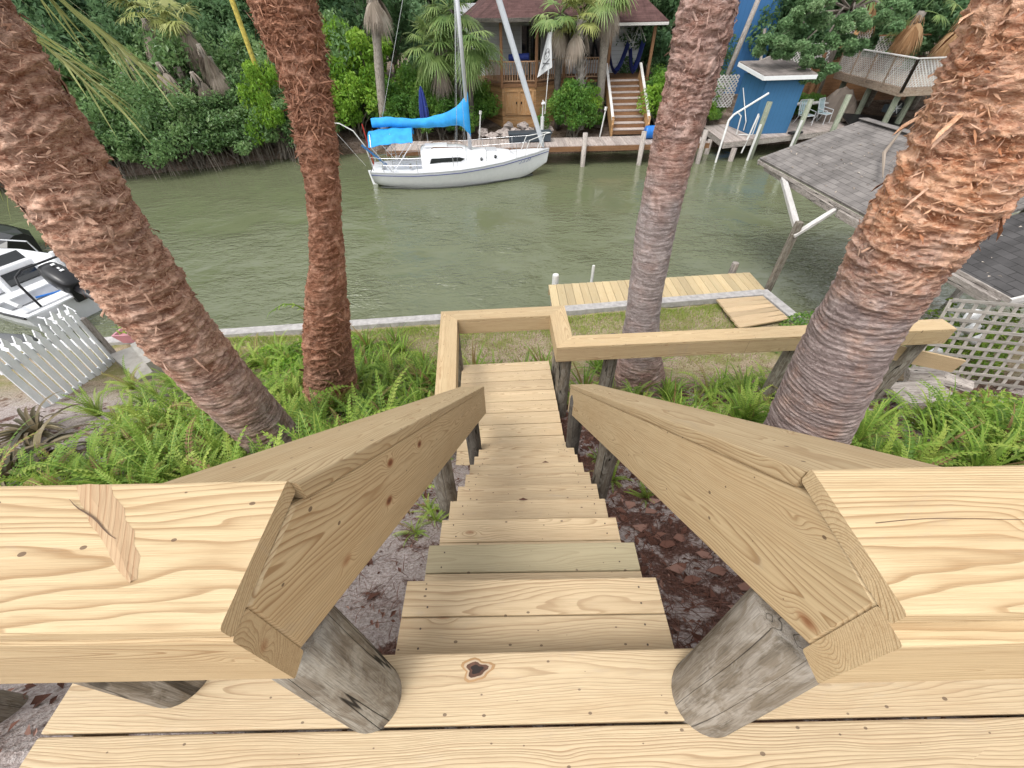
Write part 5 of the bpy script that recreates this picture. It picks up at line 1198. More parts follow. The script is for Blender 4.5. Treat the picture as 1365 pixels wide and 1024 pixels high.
for x0, x1 in ((-.05, .68), (.76, 1.5)):
    dd = MB(); 
    for (p, q) in (((x0, 27.3, 1.55), (x0, 27.3, 2.65)), ((x1, 27.3, 1.55), (x1, 27.3, 2.65))): board(dd, p, q, .09, .05, upv=(0, 1, 0))
    for z in (1.55, 2.65): board(dd, (x0, 27.298, z), (x1, 27.298, z), .05, .09)
    board(dd, ((x0 + x1) / 2, 27.325, 1.6), ((x0 + x1) / 2, 27.325, 2.6), x1 - x0, .02, upv=(0, 1, 0))
    dr = obj('cupboard_door', dd, m_tan, th)
    dd = MB(); tube(dd, [(x1 - .1 if x0 < 0 else x0 + .1, 27.25, 2.05), (x1 - .1 if x0 < 0 else x0 + .1, 27.2, 2.15)], .03, 6); obj('handle', dd, m_black, dr)
for i in range(len(bay) - 1):
    a, b = np.array(bay[i]), np.array(bay[i + 1]); L = np.linalg.norm(b - a)
    m_ = MB(); board(m_, (*a, FLR + .95), (*b, FLR + .95), .12, .05); board(m_, (*a, FLR + .12), (*b, FLR + .12), .06, .06)
    for k in range(1, int(L / .14)):
        p = a + (b - a) * k / int(L / .14); board(m_, (*p, FLR + .1), (*p, FLR + .94), .04, .04, upv=(0, 1, 0))
    obj('railing', m_, m_railb, th)
for (x, y) in (bay[1], bay[2], (3.3, 28.55), (5.7, 28.5), (8.0, 28.5)):
    m_ = MB(); board(m_, (x, y, FLR - .2), (x, y, 5.55), .15, .15, upv=(0, 1, 0), ch=.01); obj('porch_post', m_, m_brown, th)
for (x, y) in ((5.7, 28.6), (8.0, 28.6), (3.3, 28.7)):
    m_ = MB(); board(m_, (x, y, .6), (x, y, FLR - .15), .15, .15, upv=(0, 1, 0)); obj('porch_pile', m_, m_brown, th)
m_ = MB(); box(m_, (1.75, 29.6, FLR), (1.9, 29.75, 5.5)); box(m_, (1.35, 29.6, FLR), (1.45, 29.72, 5.5)); obj('door_frame', m_, m_post_dark, th)
ev = [(-1.8, 28.7), (-.5, 26.85), (1.85, 26.85), (3.4, 28.05)]
m_ = MB(); apex = np.array([.7, 31.5, 7.6]); zb = 5.62
pts = [(-2.6, 31.4)] + ev + [(3.6, 31.4)]
for i in range(len(pts) - 1):
    a = np.array([*pts[i], zb]); b = np.array([*pts[i + 1], zb]); e = norm(b - a); nn = norm(np.cross(b - a, apex - a)); g = np.cross(nn, e)
    V = np.array([a, b, apex]); V2 = V - nn * .06; VV = np.concatenate([V, V2]); m_.add(VV, [(0, 1, 2), (5, 4, 3), (0, 3, 4, 1)], np.stack([VV @ e, VV @ g, VV @ nn], 1))
rf = obj('roof', m_, m_shingle_br, th)
m_ = MB()
for i in range(3): board(m_, (*ev[i], zb - .06), (*ev[i + 1], zb - .06), .05, .16)
obj('fascia', m_, m_post_dark, rf)
m_ = MB(); z2 = 5.38; A = np.array
c4 = [A([3.3, 28.05, z2]), A([8.55, 28.1, z2]), A([8.55, 38.0, z2]), A([6.2, 32.5, 7.6]), A([1.0, 32.5, 7.6])]
def tri(mb, P_):
    P_ = np.array(P_, float); e = norm(P_[1] - P_[0]); nn = norm(np.cross(P_[1] - P_[0], P_[2] - P_[0])); g = np.cross(nn, e); V2 = P_ - nn * .06; VV = np.concatenate([P_, V2]); k = len(P_)
    mb.add(VV, [tuple(range(k)), tuple(range(2 * k - 1, k - 1, -1))] + [(i, k + i, k + (i + 1) % k, (i + 1) % k) for i in range(k)], np.stack([VV @ e, VV @ g, VV @ nn], 1))
tri(m_, [c4[0], c4[1], c4[3], c4[4]]); tri(m_, [c4[1], c4[2], c4[3]]); rf2 = obj('roof', m_, m_shingle_br, th)
m_ = MB(); board(m_, (3.3, 28.06, z2 - .1), (8.55, 28.1, z2 - .1), .05, .12); obj('fascia', m_, m_whitewood, rf2)
m_ = MB(); tube(m_, [(.2, 28.2, 4.0), (1.3, 28.0, 4.05)], .16, 10); tag(obj('rolled_cover', m_, m_navy), 'rolled navy cover lying on the porch railing of the pale house', 'cover')
# hammock chairs
for i, (x, lb) in enumerate(((6.25, 'navy hanging hammock chair at the porch, wider of the pair nearer the palm'), (7.25, 'navy hanging hammock chair at the porch beside the right post'))):
    th2 = thing('hammock_chair', lb, 'hammock', (x, 28.9, 5.2)); m_ = MB(); V = []; wx = .55 if i == 0 else .35
    for a in range(9):
        q = a / 8; z = 3.15 + 1.05 * abs(2 * q - 1) ** 1.8 + (.25 if q > .5 else 0) * (q - .5) * 2
        xx = x + (q - .5) * 2 * wx
        for b in range(7): t_ = b / 6 - .5; V.append((xx, 28.9 + t_ * .9, z + .25 * t_ * t_ * 2 + .03 * sin(a * 2 + b)))
    n_ = len(V); V2 = [(p[0], p[1], p[2] - .02) for p in V]; F = [(a * 7 + b, a * 7 + b + 1, (a + 1) * 7 + b + 1, (a + 1) * 7 + b) for a in range(8) for b in range(6)]
    m_.add(V + V2, F + [tuple(n_ + q for q in f[::-1]) for f in F]); obj('seat', m_, m_navy, th2)
    m_ = MB()
    for k in (0, 6):
        for a in (0, 8): tube(m_, [V[a * 7 + k], (x, 28.9, 5.25)], .012, 4)
    obj('rope', m_, m_rope, th2)
# steps
th = thing('wooden_steps', 'faded wooden steps with solid honey-coloured sides up to the porch', 'steps', (6.5, 26.5, 1))
n_ = 9
for i in range(n_):
    q = (i + 1) / n_; y = 25.0 + 3.3 * i / n_; z = .95 + (FLR - .95) * q; m_ = MB(); board(m_, (5.68, y + .2, z - .03), (7.42, y + .2, z - .03), .4, .05, ch=.008); obj('tread', m_, m_dockgrey, th)
    m_ = MB(); board(m_, (5.7, y + .03, z - .15), (7.4, y + .03, z - .15), .03, .2); obj('riser', m_, m_brown, th)
for x in (5.6, 7.5):
    m_ = MB(); board(m_, (x, 24.95, 1.15), (x, 28.4, 3.15), .06, .62, ch=.01); obj('side_panel', m_, m_tan, th)
    m_ = MB(); board(m_, (x, 24.9, 1.62), (x, 28.4, 3.65), .14, .05); obj('handrail', m_, m_whitewood, th)
    m_ = MB(); board(m_, (x, 24.95, .8), (x, 24.95, 1.75), .12, .12, upv=(0, 1, 0)); obj('post', m_, m_tan, th)
# flag
th = thing('flag', 'pale flag with a dark emblem hanging from a leaning pole by the porch post', 'flag', (2.0, 25.6, 1))
m_ = MB(); V = []; nx_, ny_ = 10, 14
for i in range(nx_):
    for j in range(ny_):
        u_ = i / (nx_ - 1); v_ = j / (ny_ - 1); V.append((2.22 - .62 * (u_ * (.25 + .75 * v_)) + .12 * v_ * (1 - u_), 25.6 - .05 * sin(u_ * 7 + v_ * 2), 5.15 - 1.35 * v_ - .35 * u_ * v_ * 1.0 - .05 * u_))
n_ = len(V); V2 = [(p[0], p[1] + .008, p[2]) for p in V]; F = [(i * ny_ + j, i * ny_ + j + 1, (i + 1) * ny_ + j + 1, (i + 1) * ny_ + j) for i in range(nx_ - 1) for j in range(ny_ - 1)]
m_.add(V + V2, F + [tuple(n_ + q for q in f[::-1]) for f in F]); clo = obj('cloth', m_, m_flag, th)
def fpt(u_, v_): return np.array((2.22 - .62 * (u_ * (.25 + .75 * v_)) + .12 * v_ * (1 - u_), 25.6 - .05 * sin(u_ * 7 + v_ * 2) - .012, 5.15 - 1.35 * v_ - .35 * u_ * v_ - .05 * u_))
m_ = MB()
def blob(u0, v0, ru, rv): 
    c_ = [fpt(u0 + ru * cos(q * pi / 6), v0 + rv * sin(q * pi / 6)) for q in range(12)]; m_.add(c_, [tuple(range(12))])
blob(.36, .5, .07, .035); blob(.60, .5, .07, .035); blob(.48, .585, .035, .02)
for a, b in (((.2, .70), (.78, .84)), ((.2, .84), (.78, .70))): tube(m_, [fpt(*a), fpt((a[0] + b[0]) / 2, (a[1] + b[1]) / 2), fpt(*b)], .018, 5)
pp = [fpt(.48 + .26 * cos(q * pi / 8), .53 + .13 * sin(q * pi / 8)) for q in range(17)]; tube(m_, pp, .01, 4)
obj('emblem', m_, m_flagblk, clo)
m_ = MB(); tube(m_, [(2.0, 25.62, .9), (2.27, 25.62, 5.4)], .025, 6); obj('pole', m_, m_pvc, th)
# closed umbrella
th = thing('patio_umbrella', 'closed navy patio umbrella on the bank behind the yacht', 'umbrella', (-4.3, 25.2, .9))
m_ = MB(); V = []
for z, rr in ((1.5, .10), (1.55, .17), (2.1, .2), (2.6, .15), (3.0, .09), (3.2, .02)):
    for k in range(16): a = 2 * pi * k / 16; q = rr * (1 + .25 * cos(8 * a)); V.append((-4.3 + q * cos(a), 25.2 + q * sin(a), z))
m_.add(V, [(i * 16 + j, i * 16 + (j + 1) % 16, (i + 1) * 16 + (j + 1) % 16, (i + 1) * 16 + j) for i in range(5) for j in range(16)] + [tuple(range(15, -1, -1))]); obj('canopy', m_, m_navy, th)
m_ = MB(); tube(m_, [(-4.3, 25.2, .7), (-4.3, 25.2, 1.6)], .025, 6); obj('pole', m_, m_alu, th)

# ------------------------------------------------------------------ wharf with the blue shed
th = thing('shed_wharf', 'grey plank wharf on piles carrying the small blue shed', 'wharf', (14, 25, .9))
fa, fb_, bb_, ba = np.array([10.95, 23.05]), np.array([19.6, 25.75]), np.array([18.6, 28.2]), np.array([11.2, 26.8])
m_ = MB(); n_ = 52
for i in range(n_):
    q0 = (i + .5) / n_; p = fa + (fb_ - fa) * q0; s_ = ba + (bb_ - ba) * q0; board(m_, (*p, .88), (*s_, .88), np.linalg.norm(fb_ - fa) / n_ - .008, .04, ch=.003)
obj('decking', m_, m_dockgrey, th)
m_ = MB(); board(m_, (*(fa + (0, .02)), .74), (*(fb_ + (0, .02)), .74), .05, .24); board(m_, (*(fa + (.03, 0)), .74), (*(ba + (.03, 0)), .74), .05, .24); obj('rim_joist', m_, m_greywood, th)
for (x, y, h_, mm) in ((11.6, 23.2, .6, m_greywood), (10.85, 24.6, .7, m_greywood), (11.1, 26.7, .7, m_greywood), (12.75, 23.5, 2.5, m_green_pile), (15.2, 24.25, 2.45, m_green_pile), (17.5, 24.95, 2.5, m_green_pile)):
    m_ = MB(); tube(m_, [(x, y, -1.5), (x + .04, y, h_)], .13, 14); obj('pile', m_, mm, th, smooth=True)
m_ = MB()
for x, y in ((12.6, 23.3), (15.05, 24.05)): tube(m_, [(x - .1, y - .05, -.6), (x, y - .05, 1.6)], .06, 8)
obj('pile_sleeve', m_, m_pvc, th)
th = thing('handrail', 'bent white pipe handrail at the near corner of the shed wharf', 'handrail', (11.2, 23.7, .9))
m_ = MB(); tube(m_, [(10.75, 22.95, -.3), (10.95, 23.3, 1.3), (11.02, 23.45, 1.75), (11.3, 23.7, 1.95), (12.9, 24.1, 2.75)], .05, 10); obj('pipe', m_, m_pvc, th)
m_ = MB(); tube(m_, [(12.2, 23.45, .3), (12.5, 23.6, 2.0)], .04, 8); obj('stanchion', m_, m_pvc, th)
th = thing('blue_shed', 'small blue boarded shed with flat shingled roof on the wharf', 'shed', (13.7, 25.6, .9))
sa, sb_, sc_, sdd = (12.85, 24.55), (14.9, 24.7), (14.75, 26.75), (12.6, 26.6)
m_ = MB(); poly_prism(m_, [sa, sb_, sc_, sdd], .905, 3.3); obj('wall', m_, m_bluesiding, th)
m_ = MB(); cc = [A([12.5, 24.25, 3.30]), A([15.15, 24.4, 3.30]), A([15.0, 27.0, 3.62]), A([12.25, 26.85, 3.62])]; slab(m_, [p + (0, 0, .16) for p in cc], .06); rf = obj('roof', m_, m_shingle_sh, th)
m_ = MB()
for i in range(4): board(m_, cc[i] + (0, 0, .03), cc[(i + 1) % 4] + (0, 0, .03), .05, .17)
obj('fascia', m_, m_white, rf)
m_ = MB(); 
for z in (1.6,): tube(m_, [(12.72, 25.0, 1.0), (12.7, 25.0, 1.4), (12.62, 26.3, 2.7)], .025, 6); 
tube(m_, [(12.15, 24.5, .93), (12.1, 24.5, 1.75), (12.35, 25.6, 1.75)], .03, 6); tube(m_, [(12.2, 24.35, .95), (12.85, 24.2, .95), (12.9, 24.25, 1.8)], .03, 6); obj('pipe_frame', m_, m_pvc, th)

def lawn_chair(loc, rz, label):
    th = thing('lawn_chair', label, 'chair', (0, 0, 0), 'white lawn chairs on the wharf')
    m_ = MB(); 
    for s_ in (-1, 1):
        tube(m_, [(s_ * .3, -.28, 0), (s_ * .3, -.24, .55), (s_ * .3, .25, .62)], .018, 6); tube(m_, [(s_ * .3, .3, 0), (s_ * .3, .1, .42), (s_ * .3, -.25, .4)], .018, 6); tube(m_, [(s_ * .27, .15, .38), (s_ * .27, .34, .98)], .018, 6)
    tube(m_, [(-.27, .34, .98), (.27, .34, .98)], .018, 6); tube(m_, [(-.27, -.26, .4), (.27, -.26, .4)], .018, 6); obj('frame', m_, m_white, th)
    m_ = MB()
    for k in range(5): board(m_, (-.26 + .13 * k, -.26, .405), (-.26 + .13 * k, .16, .39), .09, .008)
    obj('seat', m_, m_chairweb, th); m_ = MB()
    for k in range(5): board(m_, (-.26 + .13 * k, .17, .42), (-.26 + .13 * k, .345, .95), .09, .008, upv=(0, 1, 0))
    obj('backrest', m_, m_chairweb, th)
    th.location = loc; th.rotation_euler = (0, 0, rz); th.scale = (1.15, 1.15, 1.15); return th
lawn_chair((16.7, 26.5, .9), radians(20), 'white lawn chair beside the blue shed, left of the pair')
lawn_chair((17.95, 26.9, .9), radians(35), 'white lawn chair farther from the blue shed, right of the pair')
th = thing('picnic_bench', 'long pale slatted bench behind the two white lawn chairs', 'bench', (17.2, 27.5, .9))
m_ = MB(); board(m_, (15.9, 27.35, 1.75), (18.3, 27.75, 1.75), .6, .05); obj('top', m_, m_whitewood, th)
for x, y in ((16.1, 27.4), (18.1, 27.7)):
    m_ = MB(); board(m_, (x, y - .2, .9), (x, y + .2, 1.72), .08, .06, upv=(1, 0, 0)); board(m_, (x, y + .2, .9), (x, y - .2, 1.72), .08, .06, upv=(1, 0, 0)); obj('leg', m_, m_whitewood, th)
m_ = MB(); board(m_, (14.9, 24.35, .96), (15.6, 24.6, .96), .3, .1, ch=.04); tag(obj('black_bag', m_, m_black), 'small black bag on the wharf edge in front of the blue shed', 'bag')

# ------------------------------------------------------------------ raised deck with lattice
th = thing('raised_deck', 'weathered raised deck with lattice railing on green posts at right', 'deck', (21, 27, 2.7))
DZ = 2.8; c0_ = A([19.3, 23.9, DZ]); cb = A([20.0, 30.5, DZ]); cr = A([23.6, 24.6, DZ]); c2 = A([26.5, 27.5, DZ])
m_ = MB(); poly_prism(m_, [tuple(c0_[:2]), tuple(cr[:2]), tuple(c2[:2]), (26.5, 31), tuple(cb[:2])], DZ - .06, DZ); obj('floor', m_, m_deckbrown, th)
for a, b in ((cb, c0_), (c0_, cr), (cr, c2)):
    m_ = MB(); board(m_, a + (0, 0, -.1), b + (0, 0, -.1), .06, .34); obj('rim_joist', m_, m_deckbrown, th)
    d = b - a; L = np.linalg.norm(d); m_ = MB(); lattice(m_, a + (0, 0, .1), d, (0, 0, 1), int(L / .17), 4, L, 1.05, .045, True); obj('lattice', m_, m_whitewood, th)
    m_ = MB(); board(m_, a + (0, 0, 1.2), b + (0, 0, 1.2), .16, .05); obj('rail', m_, m_whitewood, th)
    k = max(2, int(L / 1.6))
    for i in range(k + 1): p = a + d * i / k; m_ = MB(); board(m_, p + (0, 0, -.1), p + (0, 0, 1.17), .1, .1, upv=(0, 1, 0)); obj('rail_post', m_, m_deckbrown, th)
for (x, y) in ((19.5, 24.2), (20.1, 27.2), (23.2, 24.8), (22, 26.5), (20.3, 29.8), (21.2, 25.4)):
    m_ = MB(); tube(m_, [(x, y, -.8), (x, y, DZ - .06)], .14, 12); obj('post', m_, m_green_pile, th)
m_ = MB(); board(m_, (18.4, 29.2, 2.2), (18.9, 31, 2.2), .1, 2.4); board(m_, (17.6, 29.1, 2.6), (18.6, 29.4, 2.6), .1, 1.6); board(m_, (17.9, 28.9, 1.2), (17.9, 28.9, 3.9), .14, .14, upv=(0, 1, 0)); tag(obj('lean_to', m_, m_brown), 'dark brown timber lean-to beside the raised lattice deck', 'lean-to')
th = thing('upper_lattice_deck', 'upper timber terrace with crossed lattice and leaning posts behind the raised deck', 'terrace', (22, 31, 3))
m_ = MB(); lattice(m_, (19.8, 31.5, 3.9), (1, .1, -.12), (0, 0, 1), 12, 4, 2.2, 1.1, .045, True); lattice(m_, (22.2, 31.2, 3.6), (1, 0, 0), (0, 0, 1), 14, 4, 2.6, .8, .045, True); obj('lattice', m_, m_whitewood, th)
m_ = MB(); board(m_, (19.4, 31.2, 4.0), (21.0, 31.2, 4.0), .9, .12); board(m_, (22, 31, 4.45), (25, 31, 4.45), .15, .06); obj('rail', m_, m_brown, th)
m_ = MB(); board(m_, (20.3, 31, 3.6), (21.3, 31.5, 6.4), .2, .14, upv=(0, 1, 0)); obj('post', m_, m_tan, th); m_ = MB(); board(m_, (23.4, 30.6, 3.3), (24.4, 31, 3.9), .8, .1, upv=(0, -1, .4)); obj('post', m_, m_tan, th)
m_ = MB(); box(m_, (19, 31.3, .9), (26, 32.5, 3.4)); obj('base_wall', m_, m_brown, th)
th = thing('tarp', 'taupe tarpaulin draped over a heap under the raised deck', 'tarp', (18.7, 27.6, 1)); m_ = MB(); V = []
for i in range(9):
    for j in range(9): u_ = i / 8 - .5; v_ = j / 8 - .5; V.append((19.3 + u_ * 2.4, 28.0 + v_ * 1.8, .9 + 1.5 * max(0, 1 - (abs(u_) * 2) ** 2.2) * max(0, 1 - (abs(v_) * 2) ** 2.5) + .06 * sin(i * 3 + j * 2)))
m_.add(V, [(i * 9 + j, (i + 1) * 9 + j, (i + 1) * 9 + j + 1, i * 9 + j + 1) for i in range(8) for j in range(8)]); obj('sheet', m_, plain('taupe_tarp', (.2, .16, .13), .8), th)
th = thing('hand_cart', 'small wheeled cart with pale spoked wheel in the shade under the raised deck', 'cart', (21, 25.9, 1))
m_ = MB(); pp = [(20.9 + .3 * cos(q * pi / 8), 25.6, 1.75 + .3 * sin(q * pi / 8)) for q in range(17)]; tube(m_, pp, .04, 6); wl = obj('wheel', m_, m_black, th); m_ = MB()
for q in range(6): tube(m_, [(20.9, 25.6, 1.75), (20.9 + .28 * cos(q * pi / 3), 25.6, 1.75 + .28 * sin(q * pi / 3))], .02, 5)
obj('spokes', m_, m_white, wl); m_ = MB(); board(m_, (20.6, 25.9, 1.7), (21.6, 26.1, 1.7), .5, .35); obj('tray', m_, m_slate, th)
m_ = MB(); slab(m_, [A([18.6, 25.4, 1.1]), A([21.3, 24.7, 1.0]), A([21.6, 26.2, 1.25]), A([19, 27, 1.35])], .06); tag(obj('black_sheet', m_, m_black), 'black plastic sheet spread on the ground under the raised deck', 'sheet')

# blue house, pole and lattice fence behind the shed
th = thing('blue_house', 'tall blue boarded house wall behind the shed at the top of the picture', 'house', (15, 34, 1))
m_ = MB(); poly_prism(m_, [(13.2, 33.4), (16.9, 33.4), (16.9, 38), (13.2, 38)], 1.0, 7.5); obj('wall', m_, m_bluesiding_d, th)
m_ = MB(); slab(m_, [A([12.8, 33.0, 7.5]), A([17.3, 33.0, 7.5]), A([17.3, 38.4, 8.6]), A([12.8, 38.4, 8.6])], .1); obj('roof', m_, m_shingle_sh, th)
m_ = MB(); tube(m_, [(12.6, 29.4, .8), (13.9, 29.8, 7.6)], [.16, .12], 12); tag(obj('utility_pole', m_, m_greywood, smooth=True), 'leaning grey wooden pole in front of the blue house wall', 'pole')
th = thing('lattice_fence', 'diamond lattice fence with sloping braces between blue shed and oak branch', 'fence', (16, 30, 1.5))
m_ = MB(); lattice(m_, (15.9, 30.2, 2.9), (1, .05, 0), (0, 0, 1), 18, 5, 3.4, 1.3, .05, True); obj('lattice', m_, m_whitewood, th)
m_ = MB(); board(m_, (15.2, 30.0, 2.2), (14.7, 30.2, 4.9), .14, .1, upv=(0, 1, 0)); board(m_, (17.0, 30.1, 2.4), (16.5, 30.3, 4.3), .14, .1, upv=(0, 1, 0)); board(m_, (14.4, 30, 3.0), (16, 30.1, 3.6), .6, .08, upv=(0, 1, 0)); obj('brace', m_, m_greywood, th)
th = thing('lattice_fence', 'short diamond lattice screen low behind the left corner of the blue shed', 'fence', (11.7, 27.6, 1))
m_ = MB(); lattice(m_, (11.35, 27.8, 1.6), (1, 0, 0), (0, 0, 1), 8, 8, 1.6, 1.5, .06, True); obj('lattice', m_, m_whitewood, th); m_ = MB(); board(m_, (11.3, 27.76, .9), (11.3, 27.76, 3.3), .1, .1, upv=(0, 1, 0)); obj('post', m_, m_greywood, th)

# ------------------------------------------------------------------ far vegetation
def clump_pts(r, n, nc, R, H, base=0.0, shell=.55, cl=.28, flat=.8):
    """points gathered in leaf clumps spread through a crown of radius R and height H"""
    d = r.normal(size=(nc, 3)); d /= np.linalg.norm(d, axis=1, keepdims=True); d[:, 2] = np.abs(d[:, 2]) * 1.15 - .28
    q = (shell + (1 - shell) * r.random(nc) ** .5)[:, None] * (.78 + .4 * r.random((nc, 1)))
    C = d * q * np.array([R, R, H * .62]); C[:, 2] += base + H * .42
    k = r.integers(0, nc, n); cr = cl * R * (.6 + .8 * r.random(nc))
    o = r.normal(size=(n, 3)); o /= np.linalg.norm(o, axis=1, keepdims=True); o *= (r.random(n) ** .4)[:, None]
    return C[k] + o * cr[k][:, None] * np.array([1, 1, flat]), C, (r.random(nc))[k]
def bush_meshes(seed, n, nc, R, H, size, mat, stems=9, base=0., shell=.55, cl=.28, asp=.55, roots=0):
    r = np.random.default_rng(seed); mb = MB(); P, C, cv = clump_pts(r, n, nc, R, H, base, shell, cl)
    leaf_quads(mb, P, size, r, .7, asp, rndv=np.clip(.55 * cv + .45 * r.random(n), 0, 1))
    st = MB()
    for i in range(stems):
        c = C[r.integers(0, nc)]; tube(st, [(r.normal() * .12 * R, r.normal() * .12 * R, -.3), c * np.array([.35, .35, .5]) + r.normal(size=3) * .1, c * 1.06], [.05, .035, .012], 5)
    for i in range(roots):
        a = r.random() * 2 * pi; q = R * (.4 + .6 * r.random()); tube(st, [(q * .4 * cos(a), q * .4 * sin(a), H * .4), (q * .8 * cos(a), q * .8 * sin(a), H * .22), (q * cos(a), q * sin(a), -.9)], [.02, .018, .014], 4)
    return mb.mesh('crown', mat), st.mesh('stem', m_wood_stem)
def plant(name, meshes, loc, rz, sc, label, cat, grp=None, names=('crown', 'stem')):
    th = thing(name, label, cat, loc, grp); th.rotation_euler = (0, 0, rz); th.scale = sc if hasattr(sc, '__len__') else (sc, sc, sc)
    for nm, me in zip(names, meshes):
        o = bpy.data.objects.new(nm, me); S.collection.objects.link(o); o.parent = th
    return th
mang = [bush_meshes(500 + i, 9000, 55, 2.0, 3.4, .17, m_fol_mang, roots=40, stems=30, base=-.1) for i in range(3)]
dark = [bush_meshes(520 + i, 9000, 50, 2.6, 6.0, .24, m_fol_dark, stems=12, base=.6) for i in range(2)]
brt = [bush_meshes(540 + i, 6000, 36, 1.5, 2.6, .15, m_fol_bright) for i in range(2)]
shr = [bush_meshes(560 + i, 8000, 45, 1.5, 2.3, .13, m_fol_shrub) for i in range(2)]
R3 = random.Random(4)
i = 0
for x in np.arange(-34, -9.5, 1.75):
    y = float(bank_y(x)) + .45 + R3.uniform(-.2, .3)
    plant('mangrove_bush', mang[i % 3], (x, y, .3), R3.uniform(0, 6), (1.0, .95, R3.uniform(.8, 1.1)), 'mangrove bush leaning over the water in the front row of the far left bank', 'bush', 'front row of mangroves on the far left bank'); i += 1
for x in np.arange(-35, -9, 2.3):
    y = float(bank_y(x)) + 3.0 + R3.uniform(-.4, .6)
    plant('mangrove_bush', mang[(i + 1) % 3], (x, y, .9), R3.uniform(0, 6), (1.25, 1.2, R3.uniform(1.25, 1.55)), 'taller mangrove bush behind the waterside row on the far left bank', 'bush', 'second row of mangroves on the far left bank'); i += 1
for x in np.arange(-42, 30, 3.1):
    y = float(bank_y(x)) + (6.2 if x < -7 else 14.5) + R3.uniform(-.6, 1.2)
    plant('dark_tree', dark[i % 2], (x, y, 1.0), R3.uniform(0, 6), R3.uniform(.95, 1.3), 'dark dense tree in the back row beyond the canal', 'tree', 'back row of dark trees'); i += 1
for x in np.arange(-60, 50, 4.2):
    plant('dark_tree', dark[i % 2], (x, float(bank_y(x)) + 17 + R3.uniform(-1, 3), 1.2), R3.uniform(0, 6), (1.6, 1.3, R3.uniform(.95, 1.2)), 'tall dark tree closing the view far behind the houses', 'tree', 'tall far trees'); i += 1
for x, y, s_, mm in ((-8.6, 27.2, 1.1, 0), (-7.6, 28.6, 1.5, 1), (-9.6, 28.4, 1.55, 0)):
    plant('green_bush', brt[mm], (x, y, .7), R3.uniform(0, 6), (s_, s_, s_ * 1.2), 'vivid green bush between the rust palm and the grey palm pole', 'bush', 'vivid green bushes right of the rust palm')
plant('yellow_green_bush', brt[1], (-12.2, 25.3, .5), 1, (.85, .85, 1.5), 'yellow-green leafy bush just left of the slim rust palm', 'bush')
for x, y, s_ in ((-6.0, 26.8, .9), (-4.9, 26.4, .9), (-3.6, 26.2, .85), (-2.6, 26.4, .8), (-5.4, 28, 1.3), (-3.6, 28.2, 1.4), (-1.7, 27.8, 1.0)):
    plant('shrub', shr[i % 2], (x, y, .8), R3.uniform(0, 6), s_, 'green shrub on the bank behind the yacht under the fan palms', 'shrub', 'shrubs behind the yacht'); i += 1
plant('round_shrub', shr[0], (3.6, 25.9, .75), .4, (1.02, .95, 1.12), 'big rounded green shrub in front of the porch beside the wooden steps', 'shrub')
plant('round_shrub', brt[0], (4.4, 26.5, 1.6), 2.4, (.55, .5, .5), 'small yellow-green shrub top behind the big rounded shrub', 'shrub')
for x, y, s_ in ((8.7, 26.6, .95), (9.6, 27.2, 1.05), (8.9, 28.2, 1.15), (10.2, 28.8, 1.2)):
    plant('green_bush', brt[i % 2] if s_ < 1.1 else shr[1], (x, y, .8), R3.uniform(0, 6), s_, 'bright green bush to the right of the wooden steps', 'bush', 'bushes right of the steps'); i += 1
for x, y, s_ in ((9.5, 32, 1.0), (11.0, 33.5, 1.0), (18.5, 34, 1.1), (21, 35, 1.1), (24, 34, 1.2), (27, 32, 1.1), (11.6, 31, .7)):
    plant('dark_tree', dark[i % 2], (x, y, 1.0), R3.uniform(0, 6), s_, 'dark tree standing behind the blue shed and the raised deck', 'tree', 'dark trees behind the shed'); i += 1
for x, y, s_ in ((17.0, 28.3, .6), (18.2, 28.6, .55), (11.4, 27.3, .5), (11.9, 28.6, .6)):
    plant('shrub', shr[i % 2], (x, y, .8), R3.uniform(0, 6), s_, 'low green shrub on the bank beside the blue shed', 'shrub', 'low shrubs round the blue shed'); i += 1

# oak bough over the shed
r = np.random.default_rng(77); mb = MB(); ST_ = MB()
tip = [np.array(q) for q in ((13.3, 25.3, 4.9), (13.9, 25.0, 5.6), (14.2, 25.4, 4.3), (14.9, 25.2, 3.75), (15.6, 25.4, 4.4), (15.2, 25.2, 5.2), (16.2, 25.3, 5.5), (16.6, 25.5, 4.6), (17.3, 25.4, 5.3), (15.9, 25.3, 3.6), (18.2, 25.6, 5.7), (14.5, 25.6, 6.1), (16.5, 26, 6.3), (18.6, 26.4, 6.2), (12.7, 25.4, 4.6))]
fork = np.array((19.0, 30.0, 5.6)); PP = []; CV = []
tube(ST_, [(19.6, 31, .8), (19.3, 30.6, 3.2), fork], [.3, .24, .18], 8)
for c in tip:
    mid = (c + fork) / 2 + np.array([0, 0, .35]); tube(ST_, [fork, mid, c], [.09, .05, .015], 5)
    for k in range(5):
        cc = c + r.normal(size=3) * np.array([.34, .4, .28]); n = 330; o = r.normal(size=(n, 3)); o /= np.linalg.norm(o, axis=1, keepdims=True); o *= (r.random(n) ** .45)[:, None] * .33
        PP.append(cc + o * np.array([1, 1, .7])); CV.append(np.full(n, r.random()))
PP = np.concatenate(PP); CV = np.concatenate(CV); leaf_quads(mb, PP, .15, r, .8, .5, rndv=np.clip(.5 * CV + .5 * r.random(len(PP)), 0, 1))
th = thing('oak_tree', 'oak tree bough with small pale leaves hanging over the blue shed', 'tree', (19.6, 31, .8)); obj('crown', mb, m_fol_oak, th); obj('trunk', ST_, m_wood_stem, th)

